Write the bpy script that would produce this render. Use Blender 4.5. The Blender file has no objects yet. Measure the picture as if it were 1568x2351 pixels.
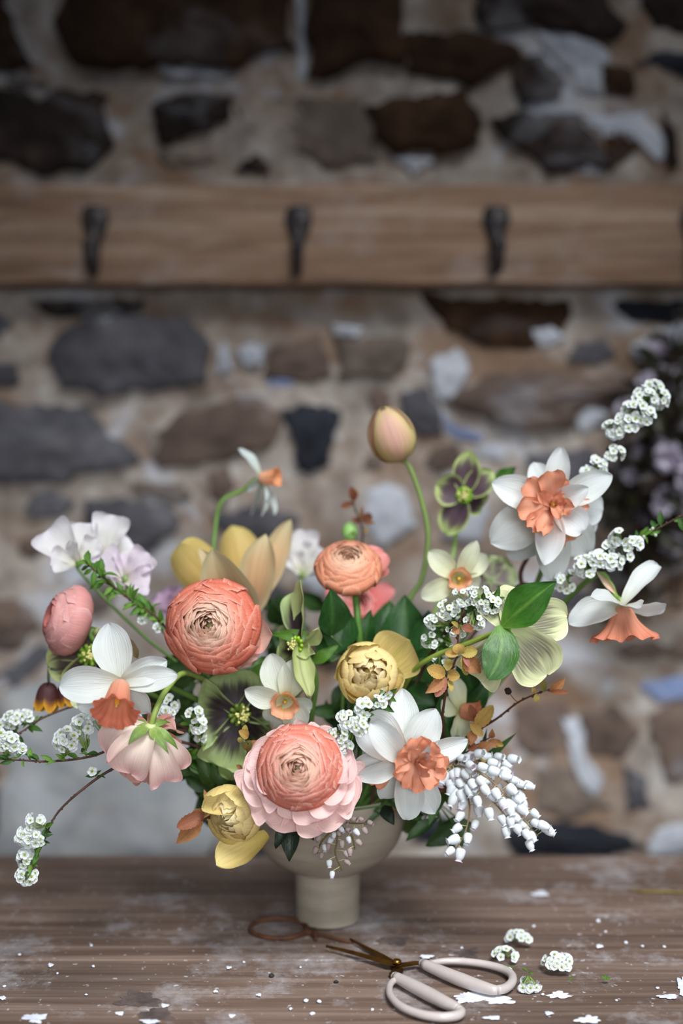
import bpy, math, random
import numpy as np
from mathutils import Vector, Matrix

# ------------------------------------------------------------------ camera, world, light
W_PX, H_PX, F_PX = 1568, 2351, 1568 * 50 / 24.0
PITCH = math.radians(4.0)
CAM = np.array([0.0, 0.0, 0.374])
FWD = np.array([0, math.cos(PITCH), -math.sin(PITCH)]); UPV = np.array([0, math.sin(PITCH), math.cos(PITCH)])
WALL = 1.5
sc = bpy.context.scene
col = sc.collection
cd = bpy.data.cameras.new('camera'); cam = bpy.data.objects.new('camera', cd); col.objects.link(cam)
cam.location = CAM; cam.rotation_euler = (math.radians(90) - PITCH, 0, 0)
cd.sensor_fit = 'HORIZONTAL'; cd.sensor_width = 24; cd.lens = 50; cd.clip_start = 0.02
cd.dof.use_dof = True; cd.dof.focus_distance = 0.93; cd.dof.aperture_fstop = 2.1; cd.dof.aperture_blades = 9
sc.camera = cam
w = bpy.data.worlds.new('world'); sc.world = w; w.use_nodes = True
w.node_tree.nodes['Background'].inputs[0].default_value = (0.72, 0.84, 1.0, 1)
w.node_tree.nodes['Background'].inputs[1].default_value = 0.16
def area(name, loc, aim, sx, sy, power, color, spread):
    l = bpy.data.lights.new(name, 'AREA'); l.shape = 'RECTANGLE'; l.size = sx; l.size_y = sy
    l.energy = power; l.color = color; l.spread = math.radians(spread)
    o = bpy.data.objects.new(name, l); col.objects.link(o); o.location = loc
    o.rotation_euler = (Vector(aim) - Vector(loc)).to_track_quat('-Z', 'Y').to_euler()
area('window_light', (0.42, -0.02, 1.62), (0.0, 1.24, -0.35), 0.85, 0.85, 5.6, (0.95, 0.98, 1.0), 47)
area('front_fill_light', (0.25, -1.0, 0.55), (0.0, 1.2, -0.02), 1.0, 0.6, 1.7, (0.93, 0.97, 1.0), 33)  # added fill, no real opening; softens shading on flower faces and lower wall
sc.view_settings.view_transform = 'Standard'; sc.view_settings.look = 'None'
sc.view_settings.exposure = 0.0; sc.view_settings.gamma = 1.0; sc.view_settings.use_curve_mapping = False
sc.cycles.max_bounces = 6; sc.cycles.transmission_bounces = 4; sc.cycles.transparent_max_bounces = 6

# ------------------------------------------------------------------ helpers
def ray(px, py):
    return FWD + np.array([1.0, 0, 0]) * ((px - W_PX / 2) / F_PX) + UPV * (-(py - H_PX / 2) / F_PX)
def PW(px, py, Y):                      # the point seen at a pixel, at world depth Y
    d = ray(px, py); return CAM + d * (Y / d[1])
def PT(px, py, z=0.0):                  # the point seen at a pixel, at height z
    d = ray(px, py); return CAM + d * ((z - CAM[2]) / d[2])
def S(Y): return Y / F_PX               # metres per pixel at depth Y
def nrm(a): a = np.asarray(a, float); return a / (np.linalg.norm(a) + 1e-12)
def s2l(c):
    c = np.asarray(c, float) / 255.0
    return np.where(c <= 0.04045, c / 12.92, ((c + 0.055) / 1.055) ** 2.4)

def catmull(P, n):
    P = np.asarray(P, float)
    if len(P) == 2: P = np.array([P[0], (P[0] + P[1]) / 2, P[1]])
    Q = np.vstack([2 * P[0] - P[1], P, 2 * P[-1] - P[-2]])
    t = np.linspace(0, len(P) - 1 - 1e-9, n); i = t.astype(int); f = (t - i)[:, None]
    a, b, c, d = Q[i], Q[i + 1], Q[i + 2], Q[i + 3]
    return 0.5 * ((2 * b) + (-a + c) * f + (2 * a - 5 * b + 4 * c - d) * f ** 2 + (-a + 3 * b - 3 * c + d) * f ** 3)

class MB:
    """collects vertices, faces, colours and uvs of ONE mesh"""
    def __init__(s): s.v = []; s.f = []; s.c = []; s.uv = []; s.m = []; s.n = 0
    def add(s, v, f, c=(200, 200, 200), uv=None, mi=0):
        v = np.asarray(v, float).reshape(-1, 3); k = len(v)
        c = np.asarray(c, float)
        if c.ndim == 1: c = np.tile(s2l(c), (k, 1))
        if uv is None: uv = np.zeros((k, 2))
        s.v.append(v); s.c.append(c); s.uv.append(np.asarray(uv, float))
        s.f += [tuple(i + s.n for i in q) for q in f]; s.m += [mi] * len(f); s.n += k
    def build(s, name, mats, parent=None, inv=None, smooth=True):
        v = np.vstack(s.v); c = np.vstack(s.c); uv = np.vstack(s.uv)
        if inv is not None: v = (np.c_[v, np.ones(len(v))] @ inv.T)[:, :3]
        me = bpy.data.meshes.new(name); me.from_pydata(v.tolist(), [], s.f)
        me.polygons.foreach_set('use_smooth', [smooth] * len(s.f))
        li = np.empty(len(me.loops), np.int32); me.loops.foreach_get('vertex_index', li)
        me.uv_layers.new(name='UVMap').data.foreach_set('uv', uv[li].ravel())
        ca = me.color_attributes.new('Col', 'FLOAT_COLOR', 'POINT')
        ca.data.foreach_set('color', np.c_[c, np.ones(len(c))].ravel())
        if not isinstance(mats, (list, tuple)): mats = [mats]
        for m in mats: me.materials.append(m)
        if len(mats) > 1: me.polygons.foreach_set('material_index', s.m)
        me.update()
        o = bpy.data.objects.new(name, me); col.objects.link(o)
        if parent is not None: o.parent = parent
        return o

def gridf(nu, nv, wrap=False):
    f = []
    for i in range(nu - 1):
        for j in range(nv if wrap else nv - 1):
            k = (j + 1) % nv
            f.append((i * nv + j, i * nv + k, (i + 1) * nv + k, (i + 1) * nv + j))
    return f

def frame_from(n, c):
    n = nrm(n); ref = np.array([0, 1.0, 0]) if abs(n[2]) > 0.8 else np.array([0, 0, 1.0])
    y = nrm(ref - n * ref.dot(n)); x = np.cross(y, n)
    M = np.eye(4); M[:3, 0] = x; M[:3, 1] = y; M[:3, 2] = n; M[:3, 3] = c
    return M

ROOTS = []
def tag(o, label=None, cat=None, group=None, kind=None):
    if label: o['label'] = label
    if cat: o['category'] = cat
    if group: o['group'] = group
    if kind: o['kind'] = kind
    return o
class Thing:
    """an Empty that parents the parts; M is its world matrix, inv its inverse"""
    def __init__(s, name, label, cat, c, n=(0, -1, 0), group=None):
        s.M = frame_from(n, c); s.inv = np.linalg.inv(s.M); s.c = np.array(c, float); s.n = nrm(n)
        s.o = bpy.data.objects.new(name, None); col.objects.link(s.o); s.o.empty_display_size = 0.01
        s.o.matrix_world = Matrix(s.M.tolist()); tag(s.o, label, cat, group)
    def W(s, v):  # local to world
        return (np.c_[v, np.ones(len(v))] @ s.M.T)[:, :3]
    def part(s, mb, name, mat, smooth=True, label=None, local=False, parent=None, kind=None):
        o = mb.build(name, mat, parent or s.o, None if local else s.inv, smooth)
        return tag(o, label=label, kind=kind)

def tube_vf(P, R, k=8, cap=True, seg=None):
    P = np.asarray(P, float); n = len(P); R = np.broadcast_to(np.asarray(R, float), (n,))
    T = np.gradient(P, axis=0); T /= np.linalg.norm(T, axis=1)[:, None] + 1e-12
    a = np.array([0, 0, 1.0]) if abs(T[0][2]) < 0.9 else np.array([1.0, 0, 0])
    u = nrm(np.cross(T[0], a)); V = []
    th = np.linspace(0, 2 * math.pi, k, endpoint=False)
    for i in range(n):
        u = nrm(u - T[i] * u.dot(T[i])); w_ = np.cross(T[i], u)
        V.append(P[i] + R[i] * (np.cos(th)[:, None] * u + np.sin(th)[:, None] * w_))
    V = np.vstack(V); F = gridf(n, k, True)
    if cap:
        V = np.vstack([V, P[0], P[-1]]); c0, c1 = n * k, n * k + 1
        F += [(c0, (j + 1) % k, j) for j in range(k)] + [(c1, (n - 1) * k + j, (n - 1) * k + (j + 1) % k) for j in range(k)]
    uv = np.zeros((len(V), 2)); uv[:n * k, 0] = np.repeat(np.linspace(0, 1, n), k)
    return V, F, uv
def tube(mb, pts, R, c=(90, 120, 50), k=8, n=24, c2=None, mi=0):
    P = catmull(pts, n); R = np.interp(np.linspace(0, 1, n), np.linspace(0, 1, len(R)), R) if np.ndim(R) else R
    V, F, uv = tube_vf(P, R, k)
    if c2 is not None:
        t = uv[:, 0:1]; cc = s2l(c) * (1 - t) + s2l(c2) * t
    else: cc = c
    mb.add(V, F, cc, uv, mi)
    return P

OUT = dict(
    daff=[(0, .30), (.2, .66), (.45, 1), (.68, .96), (.86, .64), (.95, .34), (1, .04)],
    round=[(0, .28), (.25, .66), (.55, .97), (.75, 1), (.9, .76), (.97, .45), (1, .08)],
    leaf=[(0, .06), (.15, .5), (.4, 1), (.65, .8), (.85, .38), (1, .01)],
    oval=[(0, .15), (.2, .7), (.45, 1), (.7, .92), (.9, .55), (1, .1)],
    tulip=[(0, .35), (.2, .8), (.45, 1), (.7, .9), (.88, .52), (1, .04)],
    lance=[(0, .25), (.2, .9), (.4, 1), (.7, .6), (1, .01)],
    fan=[(0, .22), (.3, .5), (.6, .82), (.85, 1), (.96, .9), (1, .55)])
def outline(name, u):
    p = OUT[name]; x = np.array([a for a, _ in p]); y = np.array([b for _, b in p])
    xs = catmull(np.c_[x, y], 120); return np.interp(u, xs[:, 0], np.clip(xs[:, 1], 0, 2))

def ramp(stops, u):
    x = [a for a, _ in stops]; c = np.array([s2l(b) for _, b in stops])
    return np.stack([np.interp(u, x, c[:, k]) for k in range(3)], -1)
def colour(u, v, stops, edge=None, ew=0.6, ep=4, mid=None, mw=0.0, mp=6):
    """own colour of a petal: stops along it, another at its rim, a midrib"""
    c = ramp(stops, u)
    if edge is not None:
        k = np.clip(np.maximum(np.abs(v) ** ep, u ** (ep * 3)) * ew, 0, 1)[..., None]; c = c * (1 - k) + s2l(edge) * k
    if mid is not None:
        k = (np.exp(-(v * mp) ** 2) * mw)[..., None]; c = c * (1 - k) + s2l(mid) * k
    return c

def sheet(B, T, Wd, hint, out='daff', bow=0.0, cup=0.0, ruf=0.0, rf=2.5, twist=0.0, side=0.0, fold=0.0, hook=0.0,
          nu=12, nv=9, seed=0, colf=None, cols=None, serr=0.0, notch=0.0, **ck):
    """one petal or leaf from base B to tip T: width Wd, bowed, cupped, ruffled, twisted, folded at the midrib"""
    r = random.Random(seed); B = np.asarray(B, float); T = np.asarray(T, float); L = np.linalg.norm(T - B)
    d = (T - B) / L; hint = np.asarray(hint, float); h = nrm(hint - d * hint.dot(d)); s0 = np.cross(d, h)
    t = np.linspace(0, 1, nu); u = 1 - (1 - t) ** 1.35
    cen = B + np.outer(u, T - B) + np.outer(4 * u * (1 - u) * bow, h) + np.outer(4 * u * (1 - u) * side, s0) + np.outer(u ** 4 * hook, h)
    tg = np.gradient(cen, axis=0); tg /= np.linalg.norm(tg, axis=1)[:, None]
    sd = s0[None] - tg * (tg @ s0)[:, None]; sd /= np.linalg.norm(sd, axis=1)[:, None]
    nn = np.cross(sd, tg)
    if twist:
        a = twist * (u - .3); c_, s_ = np.cos(a)[:, None], np.sin(a)[:, None]; sd, nn = sd * c_ + nn * s_, nn * c_ - sd * s_
    v = np.linspace(-1, 1, nv); wd = outline(out, u) * Wd / 2
    U, V = np.meshgrid(u, v, indexing='ij')
    wv = wd[:, None] * V
    if serr: wv = wv * (1 + serr * np.where(np.abs(V) > .9, np.where(np.arange(nu)[:, None] % 2 == 0, 1, -1), 0))
    ang = cup * V
    off = wv * (np.sinc(ang / math.pi) if cup else 1)
    z = wd[:, None] * cup * V ** 2 * .6 + fold * np.abs(wv)
    p1, p2 = r.uniform(0, 6.3), r.uniform(0, 6.3)
    z = z + ruf * np.sin(rf * 2 * math.pi * U + np.where(V > 0, p1, p2)) * np.abs(V) ** 1.6 * (0.3 + U)
    z = z + ruf * .5 * np.sin(V * 5 + p1) * U ** 2
    X = cen[:, None, :] + sd[:, None, :] * off[..., None] + nn[:, None, :] * z[..., None]
    if notch: X = X - tg[:, None, :] * (notch * np.abs(np.cos(V * rf + p2)) * U ** 5)[..., None]
    if colf is not None: c = colf(U, V)
    else: c = colour(U, V, cols or [(0, (200, 200, 200))], **ck)
    return X.reshape(-1, 3), gridf(nu, nv), c.reshape(-1, 3), np.c_[U.ravel(), V.ravel() * .5 + .5]

def shell(prof, phi, om, taper=.18, sp=0.05, curl=0.0, ruf=0.0, nu=9, nv=9, seed=0, ell=1.0, cols=None, u0=0.0, shp=(.5, 1, .9), colf=None, **ck):
    """a cupped petal wrapped round the flower axis (local z): prof = bezier of (radius, height)"""
    r = random.Random(seed); P = np.array(prof, float); t = np.linspace(u0, 1, nu)[:, None]
    t = 1 - (1 - t) ** 1.3
    c = (1 - t) ** 3 * P[0] + 3 * (1 - t) ** 2 * t * P[1] + 3 * (1 - t) * t * t * P[2] + t ** 3 * P[3]
    v = np.linspace(-1, 1, nv); U, V = np.meshgrid(t[:, 0], v, indexing='ij')
    p = r.uniform(0, 6.3); k = taper * V ** 2 + ruf * np.sin(V * 7 + p) * .5 + ruf * .4 * np.sin(V * 15 + p * 2)
    Ue = U * (1 - np.clip(k, -.05, 1) * U)
    a, b, d, e = [(1 - Ue) ** 3, 3 * (1 - Ue) ** 2 * Ue, 3 * (1 - Ue) * Ue * Ue, Ue ** 3]
    rho = a * P[0, 0] + b * P[1, 0] + d * P[2, 0] + e * P[3, 0]; z = a * P[0, 1] + b * P[1, 1] + d * P[2, 1] + e * P[3, 1]
    rho = rho * (1 + sp * V) + curl * U ** 6
    w_ = np.interp(U, [0, .5, 1], shp) * om; A = phi + V * w_
    X = np.stack([rho * np.cos(A), rho * np.sin(A) * ell, z], -1)
    cc = colf(U, V) if colf else colour(U, V, cols or [(0, (200,) * 3)], **ck)
    return X.reshape(-1, 3), gridf(nu, nv), cc.reshape(-1, 3), np.c_[U.ravel(), V.ravel() * .5 + .5]

def revolve(mb, prof, k=32, c=(200, 200, 200), ruf=0.0, kf=6, seed=0, stops=None, axis_h=0.0, mi=0, n=None):
    """surface of revolution about z through (radius, height) points, ruffled towards its last ring"""
    r = random.Random(seed); P = catmull(prof, n or max(len(prof) * 3, 8)); n = len(P); th = np.linspace(0, 2 * math.pi, k, endpoint=False)
    t = np.linspace(0, 1, n)
    w_ = np.sin(kf * th + r.uniform(0, 6)) * .6 + np.sin(kf * 1.7 // 1 * th + r.uniform(0, 6)) * .5 + np.sin((kf * 3) * th + r.uniform(0, 6)) * .25
    am = (t ** 3)[:, None] * ruf
    rr = P[:, 0:1] * (1 + 0 * th) + am * w_; zz = P[:, 1:2] + am * np.roll(w_, 3) * .6 + axis_h * 0
    V = np.stack([rr * np.cos(th), rr * np.sin(th), zz], -1).reshape(-1, 3)
    U = np.repeat(t, k); cc = ramp(stops, U) if stops else c
    mb.add(V, gridf(n, k, True), cc, np.c_[U, np.tile(th / 6.283 * 4 % 1, n)], mi)

def ball(mb, c, r, colr, k=8, m=6, sq=(1, 1, 1), mi=0, seed=None):
    th = np.linspace(0, 2 * math.pi, k, endpoint=False); ph = np.linspace(0.05, math.pi - .05, m)
    V = np.stack([np.sin(ph)[:, None] * np.cos(th), np.sin(ph)[:, None] * np.sin(th), np.cos(ph)[:, None] + 0 * th], -1)
    if seed is not None:
        g = np.random.RandomState(seed); V = V * (1 + g.uniform(-.28, .28, (m, k, 1)))
    V = V.reshape(-1, 3) * np.array(sq) * r + np.asarray(c)
    n = m * k; F = gridf(m, k, True) + [tuple(range(k))[::-1], tuple(range(n - k, n))]
    mb.add(V, F, colr, None, mi)

# ------------------------------------------------------------------ materials
def newmat(name):
    m = bpy.data.materials.new(name); m.use_nodes = True; nt = m.node_tree
    return m, nt, nt.nodes, nt.links, nt.nodes['Principled BSDF'], nt.nodes['Material Output']
def N(nt, t, **kw):
    n = nt.nodes.new(t)
    for k, v in kw.items():
        if k.startswith('i_'): n.inputs[int(k[2:]) if k[2:].isdigit() else k[2:]].default_value = v
        else: setattr(n, k, v)
    return n
def mapping(nt, sc3, coord='Object'):
    tc = N(nt, 'ShaderNodeTexCoord'); mp = N(nt, 'ShaderNodeMapping'); mp.inputs['Scale'].default_value = sc3
    nt.links.new(tc.outputs[coord], mp.inputs['Vector']); return mp.outputs[0]
def noise(nt, vec, scale, detail=4, rough=.55, dist=0.0):
    n = N(nt, 'ShaderNodeTexNoise'); n.inputs['Scale'].default_value = scale; n.inputs['Detail'].default_value = detail
    n.inputs['Roughness'].default_value = rough; n.inputs['Distortion'].default_value = dist; nt.links.new(vec, n.inputs['Vector'])
    return n.outputs['Fac']
def cramp(nt, fac, stops):
    n = N(nt, 'ShaderNodeValToRGB'); e = n.color_ramp.elements
    while len(e) < len(stops): e.new(.5)
    for i, (p, c) in enumerate(stops):
        e[i].position = p; e[i].color = (*(s2l(c) if not np.isscalar(c) else (c,) * 3), 1)
    nt.links.new(fac, n.inputs[0]); return n.outputs[0]
def mix(nt, a, b, fac, mode='MIX'):
    n = N(nt, 'ShaderNodeMix', data_type='RGBA', blend_type=mode)
    for s_, k in ((a, 6), (b, 7), (fac, 0)):
        if hasattr(s_, 'is_linked'): nt.links.new(s_, n.inputs[k])
        else: n.inputs[k].default_value = s_ if k == 0 else (*s_, 1)
    return n.outputs[2]
def bump(nt, bs, h, strength, dist):
    b = N(nt, 'ShaderNodeBump'); b.inputs['Strength'].default_value = strength; b.inputs['Distance'].default_value = dist
    nt.links.new(h, b.inputs['Height']); nt.links.new(b.outputs[0], bs.inputs['Normal'])

def petal_mat(name, rough=.55, trans=.35, vein=.12, vsc=(1.2, 22, 1), spec=.3, bstr=.25, mott=0.0, k=1.0, kc=(1, 1, 1)):
    m, nt, nd, lk, bs, out = newmat(name)
    at = N(nt, 'ShaderNodeAttribute', attribute_name='Col')
    vec = mapping(nt, vsc, 'UV'); f = noise(nt, vec, 1.6, 3)
    c = mix(nt, at.outputs['Color'], cramp(nt, f, [(.3, 1 - vein * 2.2), (.62, 1.0)]), 1.0, 'MULTIPLY')
    if mott:
        f2 = noise(nt, mapping(nt, (120, 120, 120)), 1.0, 3); c = mix(nt, c, cramp(nt, f2, [(.3, 1 - mott), (.7, 1.0)]), 1.0, 'MULTIPLY')
    if k != 1.0: c = mix(nt, c, tuple(k * q for q in kc), 1.0, 'MULTIPLY')
    lk.new(c, bs.inputs['Base Color']); bs.inputs['Roughness'].default_value = rough; bs.inputs['Specular IOR Level'].default_value = spec
    if bstr: bump(nt, bs, f, bstr, .0006)
    if trans:
        tr = N(nt, 'ShaderNodeBsdfTranslucent'); lk.new(c, tr.inputs[0]); mx = N(nt, 'ShaderNodeMixShader'); mx.inputs[0].default_value = trans
        lk.new(bs.outputs[0], mx.inputs[1]); lk.new(tr.outputs[0], mx.inputs[2]); lk.new(mx.outputs[0], out.inputs[0])
    return m
M_PET = petal_mat('petal_fine', .55, .38, .07, (.8, 16, 1), .25, .5)
M_WPET = petal_mat('white_petal', .5, .34, .05, (.7, 15, 1), .3, .9, k=.82, kc=(.96, .99, 1.0))
M_TUL = petal_mat('tulip_petal', .48, .3, .13, (.7, 24, 1), .3, .6)
M_HEL = petal_mat('hellebore_petal', .5, .3, .08, (1.0, 16, 1), .3, .4)
M_LEAF = petal_mat('green_leaf', .4, .14, .12, (5, 9, 1), .35, .6, .25)
M_OLEAF = petal_mat('orange_leaf', .5, .3, .1, (5, 9, 1), .3, .6, .2)
M_STEM = petal_mat('stem_green', .45, 0, .06, (3, 3, 1), .4, 0, .2)
M_TWIG = petal_mat('twig_bark', .8, 0, .1, (3, 3, 1), .15, 0, .45)
M_FLO = petal_mat('floret_white', .6, .25, .0, (1, 1, 1), .2, 0, k=.8, kc=(.97, 1.0, 1.0))
def ceramic():
    m, nt, nd, lk, bs, out = newmat('stoneware_glaze')
    f = noise(nt, mapping(nt, (1, 1, 1)), 260, 3); g = noise(nt, mapping(nt, (1, 1, 6)), 18, 3)
    c = mix(nt, cramp(nt, g, [(.3, (124, 115, 102)), (.7, (148, 138, 124))]), cramp(nt, f, [(.28, .78), (.36, 1.0)]), 1.0, 'MULTIPLY')
    lk.new(c, bs.inputs['Base Color']); bs.inputs['Roughness'].default_value = .34; bs.inputs['Specular IOR Level'].default_value = .5
    bump(nt, bs, g, .2, .001); return m
def metal(name, c, rough, metallic=1.0, spots=None, sc_=90):
    m, nt, nd, lk, bs, out = newmat(name)
    f = noise(nt, mapping(nt, (1, 1, 1)), sc_, 5, .65)
    cc = cramp(nt, f, [(.35, c), (.65, spots or c)]); lk.new(cc, bs.inputs['Base Color'])
    bs.inputs['Metallic'].default_value = metallic; bs.inputs['Roughness'].default_value = rough
    bump(nt, bs, f, .15, .0005); return m
M_CER = ceramic()
M_BRASS = metal('aged_brass', (150, 112, 58), .35, 1.0, (120, 85, 42))
M_RUST = metal('rusty_metal', (104, 62, 36), .7, .3, (72, 44, 30))
M_IRON = metal('black_iron', (48, 46, 50), .5, .5, (74, 66, 64), 60)
M_ENAM = metal('beige_enamel', (180, 170, 166), .3, 0.0, (174, 164, 160))
def wood(name, c0, c1, c2, dust, gx=3.0, gy=70.0, dark=.5, axis=1):
    m, nt, nd, lk, bs, out = newmat(name)
    sc3 = (gx, gy, gy) ; vec = mapping(nt, sc3)
    oi = N(nt, 'ShaderNodeObjectInfo')
    f = noise(nt, vec, 1.0, 6, .6, .6); big = noise(nt, mapping(nt, (2.2, 9, 9)), 1.6, 3)
    fine = noise(nt, mapping(nt, (gx * 6, gy * 6, gy * 6)), 1.0, 3)
    c = cramp(nt, f, [(.3, c0), (.5, c1), (.7, c2)])
    c = mix(nt, c, cramp(nt, big, [(.3, dark), (.6, 1.0)]), 1.0, 'MULTIPLY')
    c = mix(nt, c, cramp(nt, fine, [(.3, .72), (.6, 1.0)]), .8, 'MULTIPLY')
    # powdery plaster dust and speckles lying on it
    a = noise(nt, mapping(nt, (1, 1.3, 1)), 14, 8, .75); k = cramp(nt, a, [(.53, 0.0), (.74, 1.0)])
    b = noise(nt, mapping(nt, (1, 1.6, 1)), 190, 2, .5); kb = cramp(nt, b, [(.66, 0.0), (.72, 1.0)])
    m1 = N(nt, 'ShaderNodeMath', operation='MULTIPLY'); lk.new(k, m1.inputs[0]); m1.inputs[1].default_value = dust
    m2 = N(nt, 'ShaderNodeMath', operation='MULTIPLY_ADD'); lk.new(kb, m2.inputs[0]); m2.inputs[1].default_value = dust * 1.1; lk.new(m1.outputs[0], m2.inputs[2]); m2.use_clamp = True
    c = mix(nt, c, s2l((205, 206, 212)), m2.outputs[0])
    lk.new(c, bs.inputs['Base Color']); bs.inputs['Roughness'].default_value = .62; bs.inputs['Specular IOR Level'].default_value = .35
    bump(nt, bs, f, .5, .0012); return m
M_TABLE = wood('washed_table_wood', (86, 66, 56), (118, 97, 85), (144, 125, 114), .5, 3.0, 85.0)
M_RAIL = wood('brown_rail_wood', (112, 80, 56), (152, 120, 96), (186, 160, 138), .26, 4.0, 60.0, .72)
def masonry(name, c0, c1, c2, lime, sc_=30, rough=.9, bs_=.6, rnd=.25, earth=None):
    m, nt, nd, lk, bs, out = newmat(name)
    f = noise(nt, mapping(nt, (1, 1, 1)), sc_, 6, .65); g = noise(nt, mapping(nt, (1, 1, 1)), 9, 5, .6, .5); h = noise(nt, mapping(nt, (1, 1, 1.4)), 5.5, 7, .62, .8)
    c = cramp(nt, f, [(.3, c0), (.52, c1), (.72, c2)])
    c = mix(nt, c, cramp(nt, g, [(.3, .62), (.62, 1.0)]), .9, 'MULTIPLY')
    if earth is not None:
        e = noise(nt, mapping(nt, (1, 1, 1.7)), 7.5, 6, .65, .6); c = mix(nt, c, s2l(earth), cramp(nt, e, [(.46, 0.0), (.60, .85)]))
    if rnd:
        oi = N(nt, 'ShaderNodeObjectInfo'); c = mix(nt, c, cramp(nt, oi.outputs['Random'], [(0, 1 - rnd), (1, 1.0)]), 1.0, 'MULTIPLY')
    k = cramp(nt, h, [(.55, 0.0), (.64, 1.0)]); mm = N(nt, 'ShaderNodeMath', operation='MULTIPLY'); lk.new(k, mm.inputs[0]); mm.inputs[1].default_value = lime
    c = mix(nt, c, s2l((196, 198, 206)), mm.outputs[0])
    lk.new(c, bs.inputs['Base Color']); bs.inputs['Roughness'].default_value = rough; bs.inputs['Specular IOR Level'].default_value = .15
    bump(nt, bs, f, bs_, .004); return m
M_MORTAR = masonry('lime_mortar', (122, 110, 103), (178, 166, 156), (214, 209, 204), .95, 24, rnd=0, bs_=1.0, earth=(134, 106, 84))
ST = dict(brown=masonry('stone_brown', (46, 31, 22), (66, 46, 33), (88, 66, 50), .10),
          dark=masonry('stone_dark', (42, 33, 31), (60, 49, 45), (88, 72, 64), .22),
          grey=masonry('stone_grey', (76, 75, 80), (96, 94, 100), (118, 115, 119), .10),
          warm=masonry('stone_warm', (98, 82, 76), (122, 104, 94), (142, 122, 110), .30),
          black=masonry('stone_black', (36, 38, 46), (50, 52, 60), (64, 66, 76), .0),
          pale=masonry('stone_pale', (166, 170, 174), (182, 184, 186), (196, 190, 184), .30),
          mid=masonry('stone_mid', (104, 92, 84), (126, 112, 102), (146, 132, 120), .2),
          lime=masonry('lime_patch', (186, 189, 200), (206, 209, 218), (220, 221, 228), .3, rnd=.15),
          blue=masonry('blue_lime', (130, 148, 190), (150, 166, 205), (160, 174, 208), .0, rnd=.1))

# ------------------------------------------------------------------ setting: wall, floor
def noise2(x, z, seed=0):
    g = np.random.RandomState(seed); s = 0
    for k in range(14):
        f = g.uniform(8, 70); a = g.uniform(0, 6.3); s = s + np.sin(f * (x * math.cos(a) + z * math.sin(a)) + g.uniform(0, 6.3)) * (14 / f) ** .8
    return s / 4
xs = np.linspace(-.75, .75, 300); zs = np.linspace(-.75, 1.25, 400)
Z, X = np.meshgrid(zs, xs, indexing='ij'); mb = MB()
Yv = WALL - .0015 + .0045 * noise2(X, Z, 3) + .0035 * noise2(X * 2.4, Z * 2.4, 5) + .002 * noise2(X * 7, Z * 7, 6)
mb.add(np.stack([X, Yv, Z], -1), [q[::-1] for q in gridf(400, 300)], uv=np.c_[X.ravel(), Z.ravel()])
wall = mb.build('wall_back', M_MORTAR); wall['kind'] = 'structure'
mb = MB(); mb.add([(-3, -3, -.75), (3, -3, -.75), (3, 1.5, -.75), (-3, 1.5, -.75)], [(0, 1, 2, 3)])
fl = mb.build('floor', ST['mid']); fl['kind'] = 'structure'

def stone(poly, mat, proud=.012, seed=0, name='stone', npts=40):
    g = np.random.RandomState(seed); P = np.array([PW(x, y, WALL) for x, y in poly])[:, [0, 2]]
    P = np.vstack([P, P[:1]]); d = np.r_[0, np.cumsum(np.linalg.norm(np.diff(P, axis=0), axis=1))]
    t = np.linspace(0, d[-1], npts, endpoint=False); O = np.c_[np.interp(t, d, P[:, 0]), np.interp(t, d, P[:, 1])]
    size = math.sqrt(np.ptp(O[:, 0]) * np.ptp(O[:, 1]))
    O += g.uniform(-1, 1, O.shape) * size * .028; c = O.mean(0); V = []; tt = np.linspace(0, 6.283, npts, endpoint=False)
    O = c + (O - c) * (1 + .05 * np.sin(5 * tt + g.uniform(0, 6)) + .04 * np.sin(9 * tt + g.uniform(0, 6)))[:, None]
    for sc_, h in ((1.02, -.006), (1.0, proud * .35), (.965, proud * .62), (.62, proud * .66), (.25, proud * .7)):
        R = c + (O - c) * sc_; hh = h + (g.uniform(-1, 1, npts) * .0012 if h > 0 else 0)
        V.append(np.c_[R[:, 0], WALL - hh * np.ones(npts), R[:, 1]])
    V = np.vstack(V + [[[c[0], WALL - proud * 1.1, c[1]]]]); F = gridf(5, npts, True) + [(4 * npts + j, 4 * npts + (j + 1) % npts, 5 * npts) for j in range(npts)]
    m = MB(); m.add(V, F); o = m.build(name, ST[mat], wall); return O, c
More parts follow.
